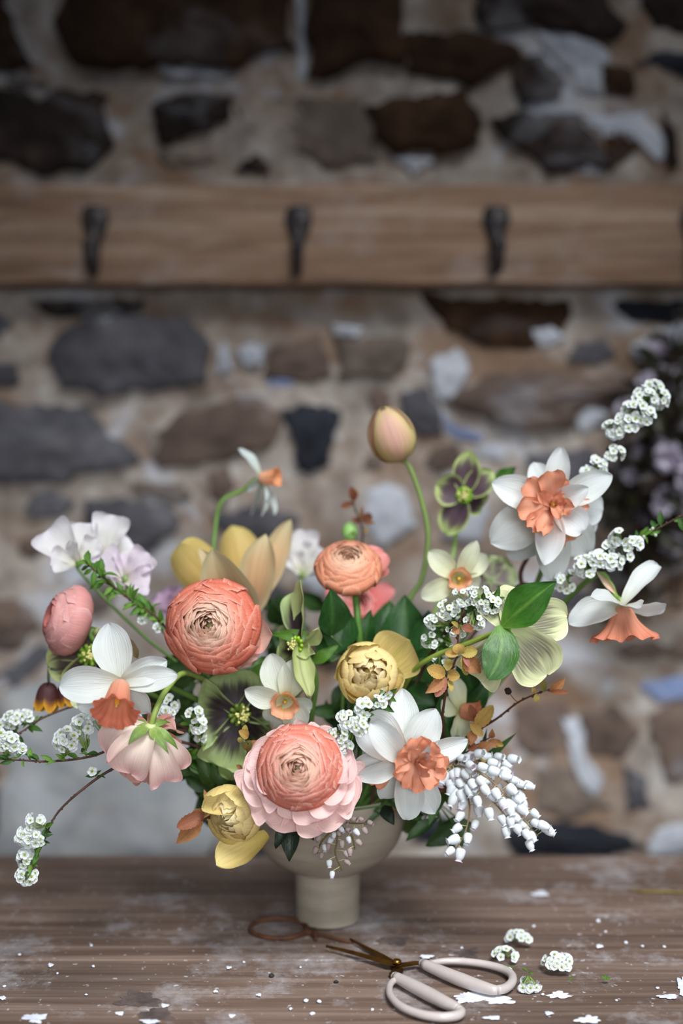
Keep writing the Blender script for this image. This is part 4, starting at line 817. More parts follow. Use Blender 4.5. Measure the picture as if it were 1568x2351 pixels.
# side-on folded one
Y = .965; C = PW(690, 1480, Y); hD = Thing('hellebore', 'folded pale green hellebore seen edge on between the two large ranunculus and yellow tulip', 'flower', C, nrm((-.6, -.75, .1))); s = S(Y)
GG = dict(cols=[(0, (150, 164, 96)), (.5, (176, 186, 124)), (1, (192, 198, 140))], mid=(120, 110, 84), mw=.5, mp=10)
for i, (tip, wd, kw) in enumerate([((690, 1330, .0), 60, dict(bow=-14, hint=(-1, -.5, 0), cup=.8, side=-18)), ((712, 1600, -.02), 60, dict(bow=14, side=16, cup=1.0, ruf=5, hint=(.4, -1, 0))), ((724, 1500, -.01), 46, dict(cup=1, ruf=5, hint=(.5, -1, 0), side=10)), ((640, 1480, .02), 90, dict(cup=.5, out='round')), ((672, 1360, .02), 70, dict(cup=.6, out='round'))]):
    to(hD, C, tip, wd, Y, mat=M_HEL, seed=i, nu=20, nv=13, **kw, **(GG if i < 3 else dict(colf=f2)))
to(hD, C, (730, 1440, -.01), 44, Y, mat=M_HEL, hint=(.6, -1, 0), side=8, cup=.9, ruf=3, seed=14, **GG)
nectary(hD, C + hD.n * .002, hD.n, s * 1.2, 16, (140, 176, 40)); stem(hD, C, (.4, .5, -1), .002)
# under the pink ranunculus
Y = .985; C = PW(205, 1505, Y); hE = Thing('hellebore', 'maroon hellebore with green rim below the pink ranunculus at far left', 'flower', C, nrm((.1, -.9, .2))); s = S(Y)
f4 = helcol((170, 182, 110), (196, 204, 140), (60, 28, 42), .08, .84, .97, 12)
for i, (tip, wd) in enumerate([((108, 1530, .0), 90), ((175, 1585, .0), 90), ((225, 1440, .0), 80), ((260, 1560, .01), 90), ((130, 1470, .01), 80)]): to(hE, C, tip, wd, Y, mat=M_HEL, seed=i, nu=20, nv=25, colf=f4, out='round', cup=.4)
nectary(hE, C, hE.n, s * 1.4, 18, (130, 170, 50)); stem(hE, C, None, .0018, via=[(300, 1570, .99), (540, 1700, 1.02)])
to(hE, PW(165, 1600, .97), (198, 1620, -.01), 44, .97, mat=M_HEL, out='round', hint=(0, -.8, .6), cup=.4, seed=5, cols=[(0, (200, 208, 150)), (1, (222, 226, 186))], name='petal')
Y = 1.06; C = PW(1128, 1330, Y); hF = Thing('hellebore', 'mauve and pale green hellebore blurred behind the small cream daffodil', 'flower', C, nrm((.1, -.9, .2))); s = S(Y)
for i, (tip, wd) in enumerate([((1180, 1300, .0), 76), ((1128, 1275, .0), 70), ((1100, 1370, .0), 70), ((1170, 1366, .0), 70), ((1080, 1315, .01), 70)]): to(hF, C, tip, wd, Y, mat=M_HEL, seed=i, nu=16, nv=17, colf=helcol((176, 186, 140), (190, 206, 150), (112, 84, 108), .1, .7, .8, i), out='round', cup=.4)
stem(hF, C, (-.3, .3, -1), .0018)
# fritillary bells
Y = .985; C = PW(112, 1565, Y); fr = Thing('fritillary', 'two dark maroon fritillary bells with yellow rims hanging at the far left', 'flower', C, nrm((0, -.2, -.98)))
def fbell(cx, cy, L, R_, tilt, seed):
    s = S(Y); C = PW(cx, cy, Y); M = frame_from(nrm(tilt), C)
    for i in range(6):
        mb = MB(); mb.add(*shell([(2 * s, 0), (R_ * 1.3 * s, 2 * s), (R_ * 1.2 * s, L * .7 * s), (R_ * .9 * s, L * s)], i * 1.047, .62, taper=.22, sp=.02, curl=5 * s, nu=10, nv=7, seed=i, cols=[(0, (66, 40, 44)), (.72, (84, 46, 44)), (.82, (190, 130, 30)), (1, (214, 156, 44))]))
        v = mb.v[0]; mb.v[0] = (np.c_[v, np.ones(len(v))] @ M.T)[:, :3]; fr.part(mb, 'petal', M_HEL)
fbell(113, 1566, 70, 24, (-.1, -.2, -.97), 1); fbell(148, 1568, 56, 19, (.15, -.1, -.98), 2)
mb = MB(); tube(mb, [PW(148, 1568, Y), PW(140, 1545, Y), PW(116, 1535, Y)], .001, (70, 80, 70), 6, 8); fr.part(mb, 'side_stalk', M_STEM)
stem(fr, C, None, .0011, (70, 84, 70), (70, 90, 60), via=[(112, 1545, Y), (122, 1500, .99), (200, 1520, 1.0), (520, 1700, 1.02)])
# sweet peas
SPW = dict(cols=[(0, (226, 226, 178)), (.35, (236, 234, 226)), (1, (238, 234, 238))], edge=(228, 220, 232), ew=.5)
SPL = dict(cols=[(0, (224, 222, 190)), (.4, (222, 206, 216)), (1, (230, 218, 230))], edge=(224, 210, 226), ew=.5)
def sweetpea(label, c, Y, petals, neck, cc):
    C = PW(*c, Y); th = Thing('sweet_pea', label, 'flower', C, nrm((0, -.95, .2)))
    for i, (tip, wd, kw) in enumerate(petals): to(th, C, tip, wd, Y, mat=M_PET, seed=i, nu=13, nv=13, out='fan', ruf=4, **kw, **cc)
    mb = MB(); ball(mb, C, 9 * S(Y), (130, 150, 90), 8, 6, (1, 1, 1.2)); th.part(mb, 'calyx', M_STEM)
    stem(th, C, None, .0012, via=neck)
sweetpea('white ruffled sweet pea at the far left top, leftmost of three', (180, 1292), 1.02, [((110, 1215, 0), 110, dict(cup=.7, bow=8)), ((190, 1200, .01), 90, dict(cup=.6)), ((225, 1240, .0), 60, dict(cup=.7)), ((115, 1285, -.01), 70, dict(cup=.8)), ((168, 1240, -.02), 36, dict(cup=1.2, bow=6))], [(190, 1320, 1.02), (330, 1460, 1.02), (560, 1650, 1.03)], SPW)
sweetpea('white sweet pea with one broad upright petal, topmost of three at left', (240, 1280), 1.03, [((262, 1182, 0), 96, dict(cup=.5, bow=8)), ((300, 1240, .01), 70, dict(cup=.5)), ((225, 1220, .01), 60, dict(cup=.5))], [(250, 1320, 1.03), (400, 1480, 1.03)], SPW)
sweetpea('lilac tinged sweet pea above the green sprig, lowest of three at left', (288, 1330), 1.01, [((342, 1270, 0), 74, dict(cup=.5, bow=6)), ((345, 1335, -.004), 80, dict(cup=.6, bow=8)), ((232, 1272, .01), 80, dict(cup=.5)), ((262, 1350, .0), 60, dict(cup=.7)), ((290, 1270, .01), 60, dict(cup=.7))], [(310, 1380, 1.02), (420, 1500, 1.03)], SPL)
sweetpea('pale lilac white sweet pea blurred behind the open buff tulip', (694, 1320), 1.10, [((690, 1215, 0), 90, dict(cup=.5)), ((735, 1255, .0), 80, dict(cup=.6)), ((670, 1270, .0), 60, dict(cup=.7)), ((725, 1300, .01), 60, dict(cup=.7))], [(690, 1400, 1.09)], SPW)
sweetpea('small mauve sweet pea behind the green sprig left of the round coral ranunculus', (395, 1400), 1.08, [((365, 1360, 0), 60, dict(cup=.5)), ((420, 1350, .0), 60, dict(cup=.6)), ((380, 1420, .0), 50, dict(cup=.7))], [(440, 1480, 1.07)], dict(cols=[(0, (190, 150, 180)), (1, (206, 176, 206))]))

# ------------------------------------------------------------------ foliage, spirea, pieris
def floret_mesh():
    mb = MB(); r = .0031; g = random.Random(2)
    for i in range(5):
        a = i * 1.2566; d = np.array([math.cos(a), math.sin(a), .18]); mb.add(*sheet(d * r * .18, d * r, r * 1.02, (0, 0, 1), 'round', cup=.6, bow=-.0002, nu=5, nv=5, seed=i, cols=[(0, (226, 232, 200)), (.3, (240, 243, 240)), (1, (244, 246, 248))]))
    ball(mb, (0, 0, .0002), r * .30, (168, 178, 70), 7, 4, (1, 1, .5))
    for i in range(9):
        a = i * .698; p = np.array([math.cos(a), math.sin(a), 0]); q = p * r * .42 + [0, 0, r * .35]
        mb.add([q + [r * .07, 0, 0], q + [0, r * .07, 0], q - [r * .07, 0, 0], q - [0, r * .07, 0], q + [0, 0, r * .08]], [(0, 1, 4), (1, 2, 4), (2, 3, 4), (3, 0, 4)], (222, 220, 190))
    o = mb.build('floret', M_FLO); me = o.data; bpy.data.objects.remove(o); return me
def bud_mesh():
    mb = MB(); ball(mb, (0, 0, 0), .0012, (214, 224, 200), 7, 5); o = mb.build('bud', M_FLO); me = o.data; bpy.data.objects.remove(o); return me
def sleaf_mesh(c0, c1, L=.011, W=.0048, serr=0.0, nm='leaf', mat=None):
    mb = MB(); mb.add(*sheet((0, 0, 0), (0, L, .001), W, (0, 0, 1), 'leaf', bow=.0008, cup=.5, fold=.15, nu=9, nv=7, serr=serr, cols=[(0, c0), (1, c1)], mid=np.array(c0) * 1.12, mw=.5, mp=9)); o = mb.build(nm, mat or M_LEAF); me = o.data; bpy.data.objects.remove(o); return me
FLO, BUD = floret_mesh(), bud_mesh()
SL = [sleaf_mesh((86, 128, 44), (74, 118, 40)), sleaf_mesh((110, 152, 56), (96, 140, 50), .010, .0036), sleaf_mesh((62, 98, 40), (52, 88, 34), .012, .0052)]
GOLD = [sleaf_mesh((206, 150, 60), (206, 160, 74), .0125, .0085, .07, mat=M_OLEAF), sleaf_mesh((190, 104, 58), (204, 120, 66), .0135, .0088, .07, mat=M_OLEAF), sleaf_mesh((178, 82, 66), (196, 106, 76), .0115, .007, .07, mat=M_OLEAF), sleaf_mesh((214, 184, 84), (214, 172, 80), .010, .0062, .07, mat=M_OLEAF)]
BIGL = {}
def place(me, name, parent, inv, pos, n, up, sc_=1.0, kind=None):
    """link one more copy of a shared mesh: local z along n, local y along up"""
    n = nrm(n); up = np.asarray(up, float); y = nrm(up - n * up.dot(n)); x = np.cross(y, n); M = np.eye(4); M[:3, 0] = x * sc_; M[:3, 1] = y * sc_; M[:3, 2] = n * sc_; M[:3, 3] = pos
    o = bpy.data.objects.new(name, me); col.objects.link(o); o.parent = parent; o.matrix_local = Matrix((inv @ M).tolist()); return o
def rv(g): return nrm([g.uniform(-1, 1), g.uniform(-1, 1), g.uniform(-1, 1)])
def spirea(label, path, clusters, seed, leaves=10, r=.0007, buds=0, cat='branch', leafset=SL, tocentre=True, c=(92, 66, 58), loose=None, name='spirea_branch', lsc=1.0, leafrange=(0, 1), fsc=1.0):
    g = random.Random(seed); P0 = [PW(*q) for q in path]; C = P0[0]
    if tocentre: m = mouth(C); P0 = [m, m + (P0[0] - m) * .35 + np.array([0, 0, .02])] + P0
    th = Thing(name, label, cat, C, (0, 0, 1)); mb = MB(); P = tube(mb, P0, [r * 1.9, r * 1.5, r * 1.1, r * .6], c, 7, 70)
    n_nodes = max(6, len(path) * 5); i0 = 22 if tocentre else 0
    for i in range(n_nodes):
        q = P[min(69, i0 + int((69 - i0) * i / n_nodes))]; ball(mb, q + rv(g) * r * .7, r * 1.25, c, 5, 4)
    th.part(mb, 'twig', M_TWIG); st = MB(); k0 = 0
    for (cx, cy, dY, rad, n, cnt) in clusters:
        Y = dY; s = S(Y); c_ = PW(cx, cy, Y); near = P[np.argmin(np.linalg.norm(P - c_, axis=1))]; out = nrm(nrm(c_ - near) * .8 + np.array(n))
        for j in range(cnt):
            for _ in range(30):
                d = rv(g)
                if d.dot(out) > -.25 and d[1] < .55: break
            p = c_ + d * rad * s * np.array([1, .8, .85]) * g.uniform(.72, 1.0); nn = nrm(d + np.array([0, -.7, .25]) + rv(g) * .35)
            place(FLO, 'floret', th.o, th.inv, p, nn, rv(g), g.uniform(.8, 1.12) * fsc * Y / .92)
            base = near + (c_ - near) * .2; tube(st, [base, (base + p) / 2 + rv(g) * .0008, p - nn * .0003], .00022, (130, 156, 80), 4, 5); k0 += 1
        for j in range(3):
            p = near + (c_ - near) * .25; place(g.choice(leafset), 'leaf', th.o, th.inv, p, nrm(rv(g) * .8 + [0, -.8, .4]), rv(g), g.uniform(.45, .75) * lsc)
    if buds:
        for j in range(buds):
            q = P[g.randint(i0 + 8, 69)]; p = q + rv(g) * .004; place(BUD, 'bud', th.o, th.inv, p, rv(g), rv(g), g.uniform(.7, 1.3)); tube(st, [q, p], .0002, (130, 156, 80), 4, 3)
    if st.v: th.part(st, 'flower_stalks', M_STEM, kind='stuff')
    for j in range(leaves):
        i = int(i0 + 4 + (64 - i0) * (leafrange[0] + (leafrange[1] - leafrange[0]) * (j + g.random()) / leaves)); i = min(69, i); T = nrm(P[min(69, i + 1)] - P[i - 1]); d = nrm(rv(g) + T * .7)
        place(g.choice(leafset), 'leaf', th.o, th.inv, P[i], nrm(rv(g) * .6 + [0, -.7, .5]), d, g.uniform(.6, 1.05) * lsc)
    return th, P
# left and lower left
spirea('arching white spirea spray drooping lowest at the bottom left', [(400, 1700, .95), (268, 1760, .925), (190, 1812, .92), (128, 1872, .92), (92, 1950, .92), (52, 2032, .92)],
       [(82, 1888, .92, 22, (-.3, -.6, .3), 16), (62, 1922, .92, 26, (-.4, -.6, 0), 20), (85, 1925, .915, 20, (.3, -.8, 0), 10), (60, 1972, .92, 24, (-.2, -.8, 0), 18), (62, 2010, .918, 22, (0, -.8, -.3), 18), (208, 1766, .92, 10, (-.2, -.5, .5), 1)], 1, 8, leafrange=(.7, 1))
spirea('white spirea spray reaching the left edge just above the lowest one', [(440, 1680, .97), (300, 1700, .94), (215, 1735, .93), (120, 1748, .925), (45, 1745, .925), (-30, 1742, .925)],
       [(150, 1700, .925, 30, (0, -.7, .6), 26), (190, 1668, .93, 26, (0, -.7, .6), 20), (18, 1705, .925, 26, (0, -.7, .5), 22), (-8, 1690, .925, 24, (0, -.7, .5), 12), (222, 1650, .94, 20, (0, -.7, .6), 12), (46, 1722, .93, 14, (0, -.7, .5), 6)], 2, 16, leafrange=(.2, 1))
spirea('white spirea spray behind the fritillary bells, highest at the left edge', [(420, 1640, 1.0), (240, 1600, .99), (165, 1622, .98), (95, 1650, .97), (40, 1685, .96), (-20, 1700, .96)],
       [(28, 1655, .96, 22, (0, -.6, .5), 16), (55, 1645, .965, 18, (0, -.6, .6), 9), (4, 1668, .96, 18, (0, -.7, .4), 10)], 3, 10, leafrange=(.5, 1))
spirea('white spirea sprig tucked behind the nodding blush ranunculus', [(480, 1700, .985), (400, 1660, .97), (330, 1640, .96), (260, 1660, .95), (235, 1655, .95)],
       [(262, 1665, .945, 24, (0, -.7, .4), 14), (300, 1648, .95, 24, (0, -.7, .5), 14), (240, 1640, .95, 20, (0, -.7, .4), 10), (378, 1640, .95, 22, (0, -.7, .4), 12), (275, 1700, .95, 18, (0, -.7, -.2), 8), (390, 1618, .96, 20, (0, -.7, .4), 8)], 4, 10)
spirea('small white spirea sprig between the nodding ranunculus and dark hellebore', [(520, 1720, .98), (470, 1690, .96), (440, 1650, .955)],
       [(445, 1640, .95, 18, (0, -.7, .4), 8), (455, 1665, .948, 18, (.2, -.8, 0), 8), (460, 1690, .95, 10, (0, -.8, 0), 3)], 5, 12)
# upper right
spirea('tall white spirea wand reaching the upper right above the big double daffodil', [(1180, 1400, 1.04), (1200, 1300, 1.03), (1290, 1180, 1.02), (1340, 1100, 1.015), (1395, 1050, 1.01), (1425, 995, 1.01), (1480, 930, 1.01), (1510, 895, 1.01)],
       [(1372, 1070, 1.0, 24, (0, -.7, .4), 14), (1350, 1085, 1.0, 16, (0, -.7, .4), 7), (1412, 1042, 1.0, 20, (.3, -.7, .1), 12), (1412, 985, 1.0, 24, (0, -.7, .3), 16), (1440, 970, 1.0, 26, (0, -.7, .2), 18), (1458, 940, 1.0, 28, (0, -.7, .3), 20), (1480, 912, 1.005, 28, (0, -.7, .3), 20), (1510, 915, 1.01, 24, (.2, -.7, .3), 16), (1480, 955, 1.0, 24, (.2, -.7, -.2), 14), (1500, 890, 1.015, 20, (0, -.6, .5), 12)], 6, 16, r=.0011, leafrange=(.1, .95))
spirea('white spirea wand running to the right edge below the big double daffodil', [(1100, 1440, 1.02), (1190, 1345, 1.01), (1240, 1350, 1.0), (1330, 1310, .99), (1395, 1270, .985), (1460, 1235, .985), (1500, 1218, .985), (1600, 1165, .985)],
       [(1345, 1300, .975, 28, (0, -.7, .4), 18), (1375, 1282, .975, 22, (0, -.7, .5), 12), (1408, 1290, .975, 24, (.2, -.8, -.1), 14), (1425, 1232, .975, 22, (-.2, -.7, .5), 14), (1455, 1250, .975, 20, (.4, -.7, 0), 12), (1440, 1275, .975, 12, (0, -.7, 0), 4), (1300, 1335, .985, 28, (0, -.7, .2), 12), (1400, 1258, .98, 14, (0, -.7, .5), 5)], 7, 24, r=.0008, buds=24, leafrange=(.3, 1))
spirea('dense white spirea plume crossing above the amber leaves, right of centre', [(960, 1560, .99), (990, 1500, .97), (1020, 1455, .955), (1060, 1415, .945), (1100, 1390, .94), (1140, 1382, .935)],
       [(1000, 1425, .945, 26, (-.3, -.7, .4), 16), (1030, 1400, .945, 26, (-.2, -.6, .6), 18), (1065, 1372, .94, 26, (0, -.6, .6), 18), (1100, 1370, .935, 28, (0, -.6, .6), 20), (1125, 1390, .93, 26, (.3, -.7, .2), 16), (1090, 1425, .93, 24, (.1, -.7, -.4), 14), (1050, 1445, .94, 22, (0, -.7, -.3), 12), (985, 1470, .95, 20, (-.4, -.6, 0), 10), (1040, 1500, .95, 20, (.3, -.6, -.2), 10), (1010, 1520, .95, 18, (-.2, -.7, 0), 8)], 8, 70, buds=60, r=.0008, fsc=.78)
spirea('white spirea plume between the yellow tulip and the double peach daffodil', [(800, 1800, 1.0), (790, 1720, .94), (815, 1670, .925), (850, 1630, .915), (890, 1600, .91)],
       [(778, 1690, .905, 24, (-.3, -.8, 0), 18), (800, 1655, .905, 28, (0, -.8, .2), 22), (838, 1625, .905, 24, (0, -.7, .4), 16), (868, 1612, .905, 18, (0, -.7, .4), 9), (826, 1665, .9, 22, (.2, -.8, 0), 12), (790, 1712, .905, 18, (0, -.8, 0), 9), (885, 1592, .905, 8, (0, -.7, .4), 2)], 9, 12)
spirea('leafy green sprig with a few tiny blooms left of the round coral ranunculus', [(470, 1560, 1.02), (405, 1470, 1.0), (350, 1410, .99), (290, 1370, .985), (230, 1320, .98), (190, 1285, .98)], [(330, 1420, .985, 8, (0, -.7, .2), 2), (365, 1440, .985, 8, (0, -.7, .2), 2)], 10, 62, r=.0008, lsc=1.15, leafset=SL[:2], leafrange=(.2, 1))
spirea('small leafy spirea tip peeping between dark foliage below the nodding ranunculus', [(560, 1780, .99), (500, 1740, .98), (450, 1720, .97), (430, 1760, .965)], [(455, 1690, .965, 10, (0, -.8, 0), 2)], 12, 40, lsc=1.0, leafset=SL)

# fallen florets on the table
def fallen(label, px, py, rad, cnt, seed, flip=False):
    g = random.Random(seed); c = PT(px, py, rad * S(.93) * .6); th = Thing('spirea_cluster', label, 'blossom', (c[0], c[1], 0), (0, 0, 1)); s = S(.93); st = MB()
    hub = c + np.array([0, .002, rad * s * (.55 if flip else -.2)])
    for j in range(cnt):
        d = rv(g); d[2] = -abs(d[2]) * .8 if flip else abs(d[2]); p = c + d * rad * s * np.array([1, .9, .6]); p[2] = max(p[2], .0022)
        place(FLO, 'floret', th.o, th.inv, p, nrm(d + [0, -.6, .35]), rv(g), g.uniform(.8, 1.05)); tube(st, [hub, (hub + p) / 2, p], .0002, (130, 160, 80), 4, 4)
    for j in range(4): place(SL[0], 'leaf', th.o, th.inv, hub + [0, 0, .001], nrm(rv(g) + [0, -.5, .8]), nrm(rv(g) + [0, 0, .6]), g.uniform(.35, .6))
    th.part(st, 'flower_stalks', M_STEM, kind='stuff')
fallen('fallen white spirea cluster, farthest back on the table', 1192, 2156, 30, 22, 1)
fallen('fallen white spirea cluster nearest the scissor handle, left side', 1160, 2194, 27, 18, 2)
fallen('fallen white spirea cluster, largest and rightmost on the table', 1282, 2212, 34, 24, 3)
fallen('upturned white spirea cluster beside the scissor handle loop, nearest the camera', 1214, 2256, 29, 20, 4, True)
fallen('single fallen spirea bloom just above the scissor handle loop', 1166, 2234, 9, 3, 5)
for i, (px, py, lab) in enumerate([(1390, 2256, 'tiny green leaf scrap lying alone at the right of the table'), (1310, 2257, 'tiny dark green leaf scrap right of the upturned blossom cluster')]):
    p = PT(px, py, .001); th = Thing('leaf_scrap', lab, 'leaf', p, (0, 0, 1)); g = random.Random(i)
    for j in range(4 - 2 * i): place(SL[0], 'leaf', th.o, th.inv, p + [0, 0, .0015], nrm([g.uniform(-.4, .4), -.6, .8]), [g.uniform(-1, 1), g.uniform(-.6, 1), .5], .38 - .14 * i)

# pieris: strings of white urn bells
def bell_mesh(pink=False, w_=(240, 242, 246), pp=(224, 196, 214), cal=(170, 150, 110)):
    mb = MB(); p = pp if pink else (236, 236, 240)
    revolve(mb, [(.0004, 0), (.0021, .0002), (.0029, .0014), (.0029, .0036), (.0024, .0056), (.0017, .0067), (.0018, .0072), (.0025, .0077)], 12, stops=[(0, np.array(w_) * .96), (.5, w_), (1, p)], n=14, ruf=.0003, kf=5)
    V = []; F = []
    for i in range(5):
        a = i * 1.2566; V += [(.0003 * math.cos(a - .5), .0003 * math.sin(a - .5), -.0001), (.0024 * math.cos(a), .0024 * math.sin(a), .0012), (.0003 * math.cos(a + .5), .0003 * math.sin(a + .5), -.0001)]; F.append((3 * i, 3 * i + 1, 3 * i + 2))
    mb.add(V, F, cal); o = mb.build('bell_flower', M_FLO); me = o.data; bpy.data.objects.remove(o); return me
BELL, BELLP = bell_mesh(), bell_mesh(True)
BELLD = bell_mesh(True, (186, 166, 160), (170, 140, 146), (110, 96, 56))
def pieris(label, racemes, seed, stemc=(150, 128, 100), name='pieris_spray', scale=1.0, leaves=()):
    g = random.Random(seed); C = PW(*racemes[0][0][0]); th = Thing(name, label, 'branch', C, (0, 0, 1)); st = MB(); m = mouth(C); tw = MB()
    for path, cnt, spread, hang, pk in racemes:
        P0 = [PW(*q) for q in path]; P = tube(tw, P0, [.0008, .0006, .0004], stemc, 6, 40)
        tube(tw, [m, m * .4 + P0[0] * .6 + np.array([0, .004, .006]), P0[0]], .0010, stemc, 6, 12)
        for j in range(cnt):
            t = (j + .5) / cnt; i = min(38, int(t * 39)); T = nrm(P[i + 1] - P[i]); sd = nrm(np.cross(T, (0, 1, 0))) * (1 if j % 2 else -1)
            p = P[i] + sd * spread * g.uniform(.3, 1.0) * S(.93) + np.array([0, -.003 * g.random(), 0]); d = nrm(T * .5 + sd * .35 + np.array(hang) + rv(g) * .28)
            place(g.choice((BELLD, BELLD, BELLP)) if scale < .8 else BELLP if g.random() < pk else BELL, 'bell_flower', th.o, th.inv, p, d, rv(g), g.uniform(.85, 1.08) * scale * 1.08); tube(st, [P[i], p], .0003, (190, 180, 130), 4, 3)
    th.part(tw, 'twig', M_TWIG); th.part(st, 'flower_stalks', M_STEM, kind='stuff')
    for a, b, wd in leaves:
        B, T = PW(*a), PW(*b); mb = MB(); mb.add(*sheet(B, T, wd * S(.95), (0, -1, .3), 'lance', bow=.003, cup=.4, fold=.2, cols=[(0, (70, 100, 44)), (1, (52, 84, 36))])); th.part(mb, 'leaf', M_LEAF)
    return th
H = (.35, -.35, -.35)
pieris('dense spray of white bell blossoms hanging to the right of the bowl', [
    ([(1040, 1755, .95), (1105, 1775, .93), (1165, 1830, .925), (1210, 1890, .92), (1235, 1920, .92)], 26, 26, H, .12),
    ([(1050, 1745, .955), (1110, 1755, .94), (1170, 1800, .935), (1205, 1815, .935)], 15, 20, H, .3),
    ([(1045, 1760, .95), (1100, 1810, .93), (1150, 1860, .925), (1180, 1905, .925)], 12, 20, H, .2),
    ([(1080, 1748, .95), (1130, 1742, .95), (1175, 1742, .95)], 6, 8, (.2, -.3, -.3), .4),
    ([(1030, 1760, .95), (1060, 1800, .945), (1078, 1850, .94), (1068, 1910, .935), (1040, 1960, .93)], 15, 20, (-.45, -.3, -.3), .35),
    ([(1020, 1765, .95), (1045, 1790, .945), (1050, 1830, .94)], 7, 16, (-.1, -.3, -.5), .4)], 1,
    leaves=[((1085, 1770, .97), (1186, 1682, .96), 24), ((1100, 1740, .965), (1118, 1672, .965), 14), ((1010, 1800, .97), (985, 1895, .95), 44), ((1050, 1690, .965), (1062, 1780, .95), 30)])
pieris('sprig of brownish buds and faint pink bells hanging over the bowl front', [
    ([(770, 1880, .93), (775, 1920, .925), (770, 1960, .925), (785, 1998, .925)], 9, 22, (.1, -.4, -.5), .9),
    ([(775, 1885, .93), (810, 1890, .925), (850, 1890, .925)], 8, 14, (.3, -.4, -.4), .7),
    ([(770, 1900, .93), (740, 1930, .925), (728, 1960, .925)], 6, 14, (-.2, -.4, -.4), .9),
    ([(775, 1895, .93), (805, 1915, .925), (815, 1950, .925)], 5, 12, (.1, -.4, -.4), .8)], 2, (112, 98, 62), 'pieris_sprig', .6)

# golden and amber leafed twigs
def goldtwig(label, path, leaves, seed, tocentre=True, cat='branch'):
    g = random.Random(seed); P0 = [PW(*q) for q in path]; C = P0[0]
    if tocentre: m = mouth(C); P0 = [m, m + (P0[0] - m) * .4 + np.array([0, 0, .01])] + P0
    th = Thing('amber_leaf_twig', label, cat, C, (0, 0, 1)); mb = MB(); P = tube(mb, P0, [.0012, .0010, .0007, .0004], (84, 52, 40), 7, 60)
    for i in range(12): ball(mb, P[20 + i * 3] + rv(g) * .0006, .0011, (84, 52, 40), 5, 4)
    th.part(mb, 'twig', M_TWIG)
    for (bx, by, tx, ty, wd, k) in leaves:
        i = np.argmin([abs(np.linalg.norm(PW(bx, by, p[1]) - p)) for p in P]); Y = P[i][1]; B = PW(bx, by, Y - .001); T = PW(tx, ty, Y - g.uniform(-.003, .008)); mb = MB()
        c0, c1 = [((196, 154, 84), (200, 166, 92)), ((176, 118, 76), (190, 134, 88)), ((170, 104, 90), (184, 124, 104)), ((196, 178, 98), (190, 164, 84)), ((140, 84, 58), (160, 98, 68)), ((112, 118, 60), (150, 120, 66))][k]
        mb.add(*sheet(B, T, wd * S(Y), nrm(np.array([g.uniform(-.4, .4), -1, g.uniform(-.1, .5)])), 'oval' if k != 1 else 'leaf', cup=.4, fold=.12, bow=.0008, serr=.06, nu=17, nv=9, seed=g.random(), cols=[(0, c0), (1, c1)], mid=np.array(c0) * .86, mw=.5, mp=10)); th.part(mb, 'leaf', M_OLEAF)
    return th, P
goldtwig('golden and amber leafed twig hanging in front of the pale hellebore', [(1010, 1720, .96), (1016, 1640, .93), (1030, 1560, .925), (1050, 1500, .92), (1052, 1440, .92), (1066, 1395, .92)],
  [(1022, 1550, 980, 1534, 34, 0), (1022, 1552, 976, 1592, 32, 1), (1025, 1556, 1000, 1600, 24, 2), (1028, 1548, 1056, 1552, 28, 0), (1030, 1560, 1036, 1588, 14, 3), (1026, 1540, 1034, 1514, 22, 3), (1052, 1504, 1022, 1498, 20, 0), (1054, 1500, 1052, 1478, 30, 0), (1058, 1500, 1096, 1494, 28, 3), (1060, 1506, 1072, 1550, 24, 3), (1064, 1506, 1104, 1546, 40, 1), (1064, 1506, 1078, 1532, 14, 2), (1054, 1444, 1036, 1450, 22, 1), (1058, 1440, 1086, 1446, 22, 4), (1052, 1440, 1036, 1428, 12, 3)], 1)
goldtwig('thin dark twig with amber leaf tip reaching out to the right', [(1000, 1740, .97), (1075, 1690, .95), (1140, 1650, .95), (1190, 1612, .95), (1245, 1588, .95), (1290, 1575, .95)],
  [(1250, 1588, 1236, 1555, 20, 5), (1262, 1588, 1298, 1556, 26, 1), (1262, 1588, 1306, 1590, 12, 4), (1232, 1592, 1230, 1612, 14, 3), (1226, 1592, 1222, 1578, 12, 0), (1090, 1672, 1132, 1620, 34, 0), (1085, 1676, 1080, 1712, 26, 1), (1080, 1660, 1108, 1690, 22, 0), (1090, 1650, 1078, 1618, 20, 4)], 2)
goldtwig('rusty orange leafed twig low between the double daffodil and white bells', [(1000, 1800, .97), (1040, 1760, .955), (1080, 1720, .95), (1130, 1690, .95)],
  [(1140, 1700, 1156, 1712, 16, 0), (1128, 1695, 1130, 1672, 16, 1), (1120, 1700, 1154, 1712, 22, 1), (1096, 1722, 1128, 1704, 30, 1), (1100, 1728, 1112, 1752, 22, 0), (1084, 1700, 1070, 1684, 26, 1), (1075, 1712, 1096, 1720, 22, 4), (1050, 1760, 1020, 1790, 30, 4), (1040, 1770, 1056, 1800, 26, 1), (1020, 1790, 1004, 1826, 28, 4)], 3)
goldtwig('small amber leafed sprig left of the biggest ranunculus', [(620, 1800, .96), (580, 1730, .935), (566, 1700, .93), (560, 1680, .93)],
  [(570, 1692, 548, 1678, 22, 0), (562, 1690, 564, 1664, 16, 3), (575, 1700, 566, 1724, 26, 5), (580, 1702, 588, 1730, 20, 1), (556, 1696, 548, 1704, 14, 3), (572, 1712, 590, 1700, 14, 1), (556, 1765, 542, 1756, 12, 1), (560, 1800, 538, 1812, 24, 4)], 4)
goldtwig('broad rusty leaf pair pointing down left beside the lower yellow tulip', [(620, 1850, .96), (520, 1860, .945), (470, 1880, .93), (455, 1885, .93)],
  [(468, 1872, 404, 1938, 42, 1), (470, 1868, 406, 1900, 34, 4), (480, 1862, 432, 1878, 30, 1), (484, 1856, 468, 1812, 16, 1)], 5)
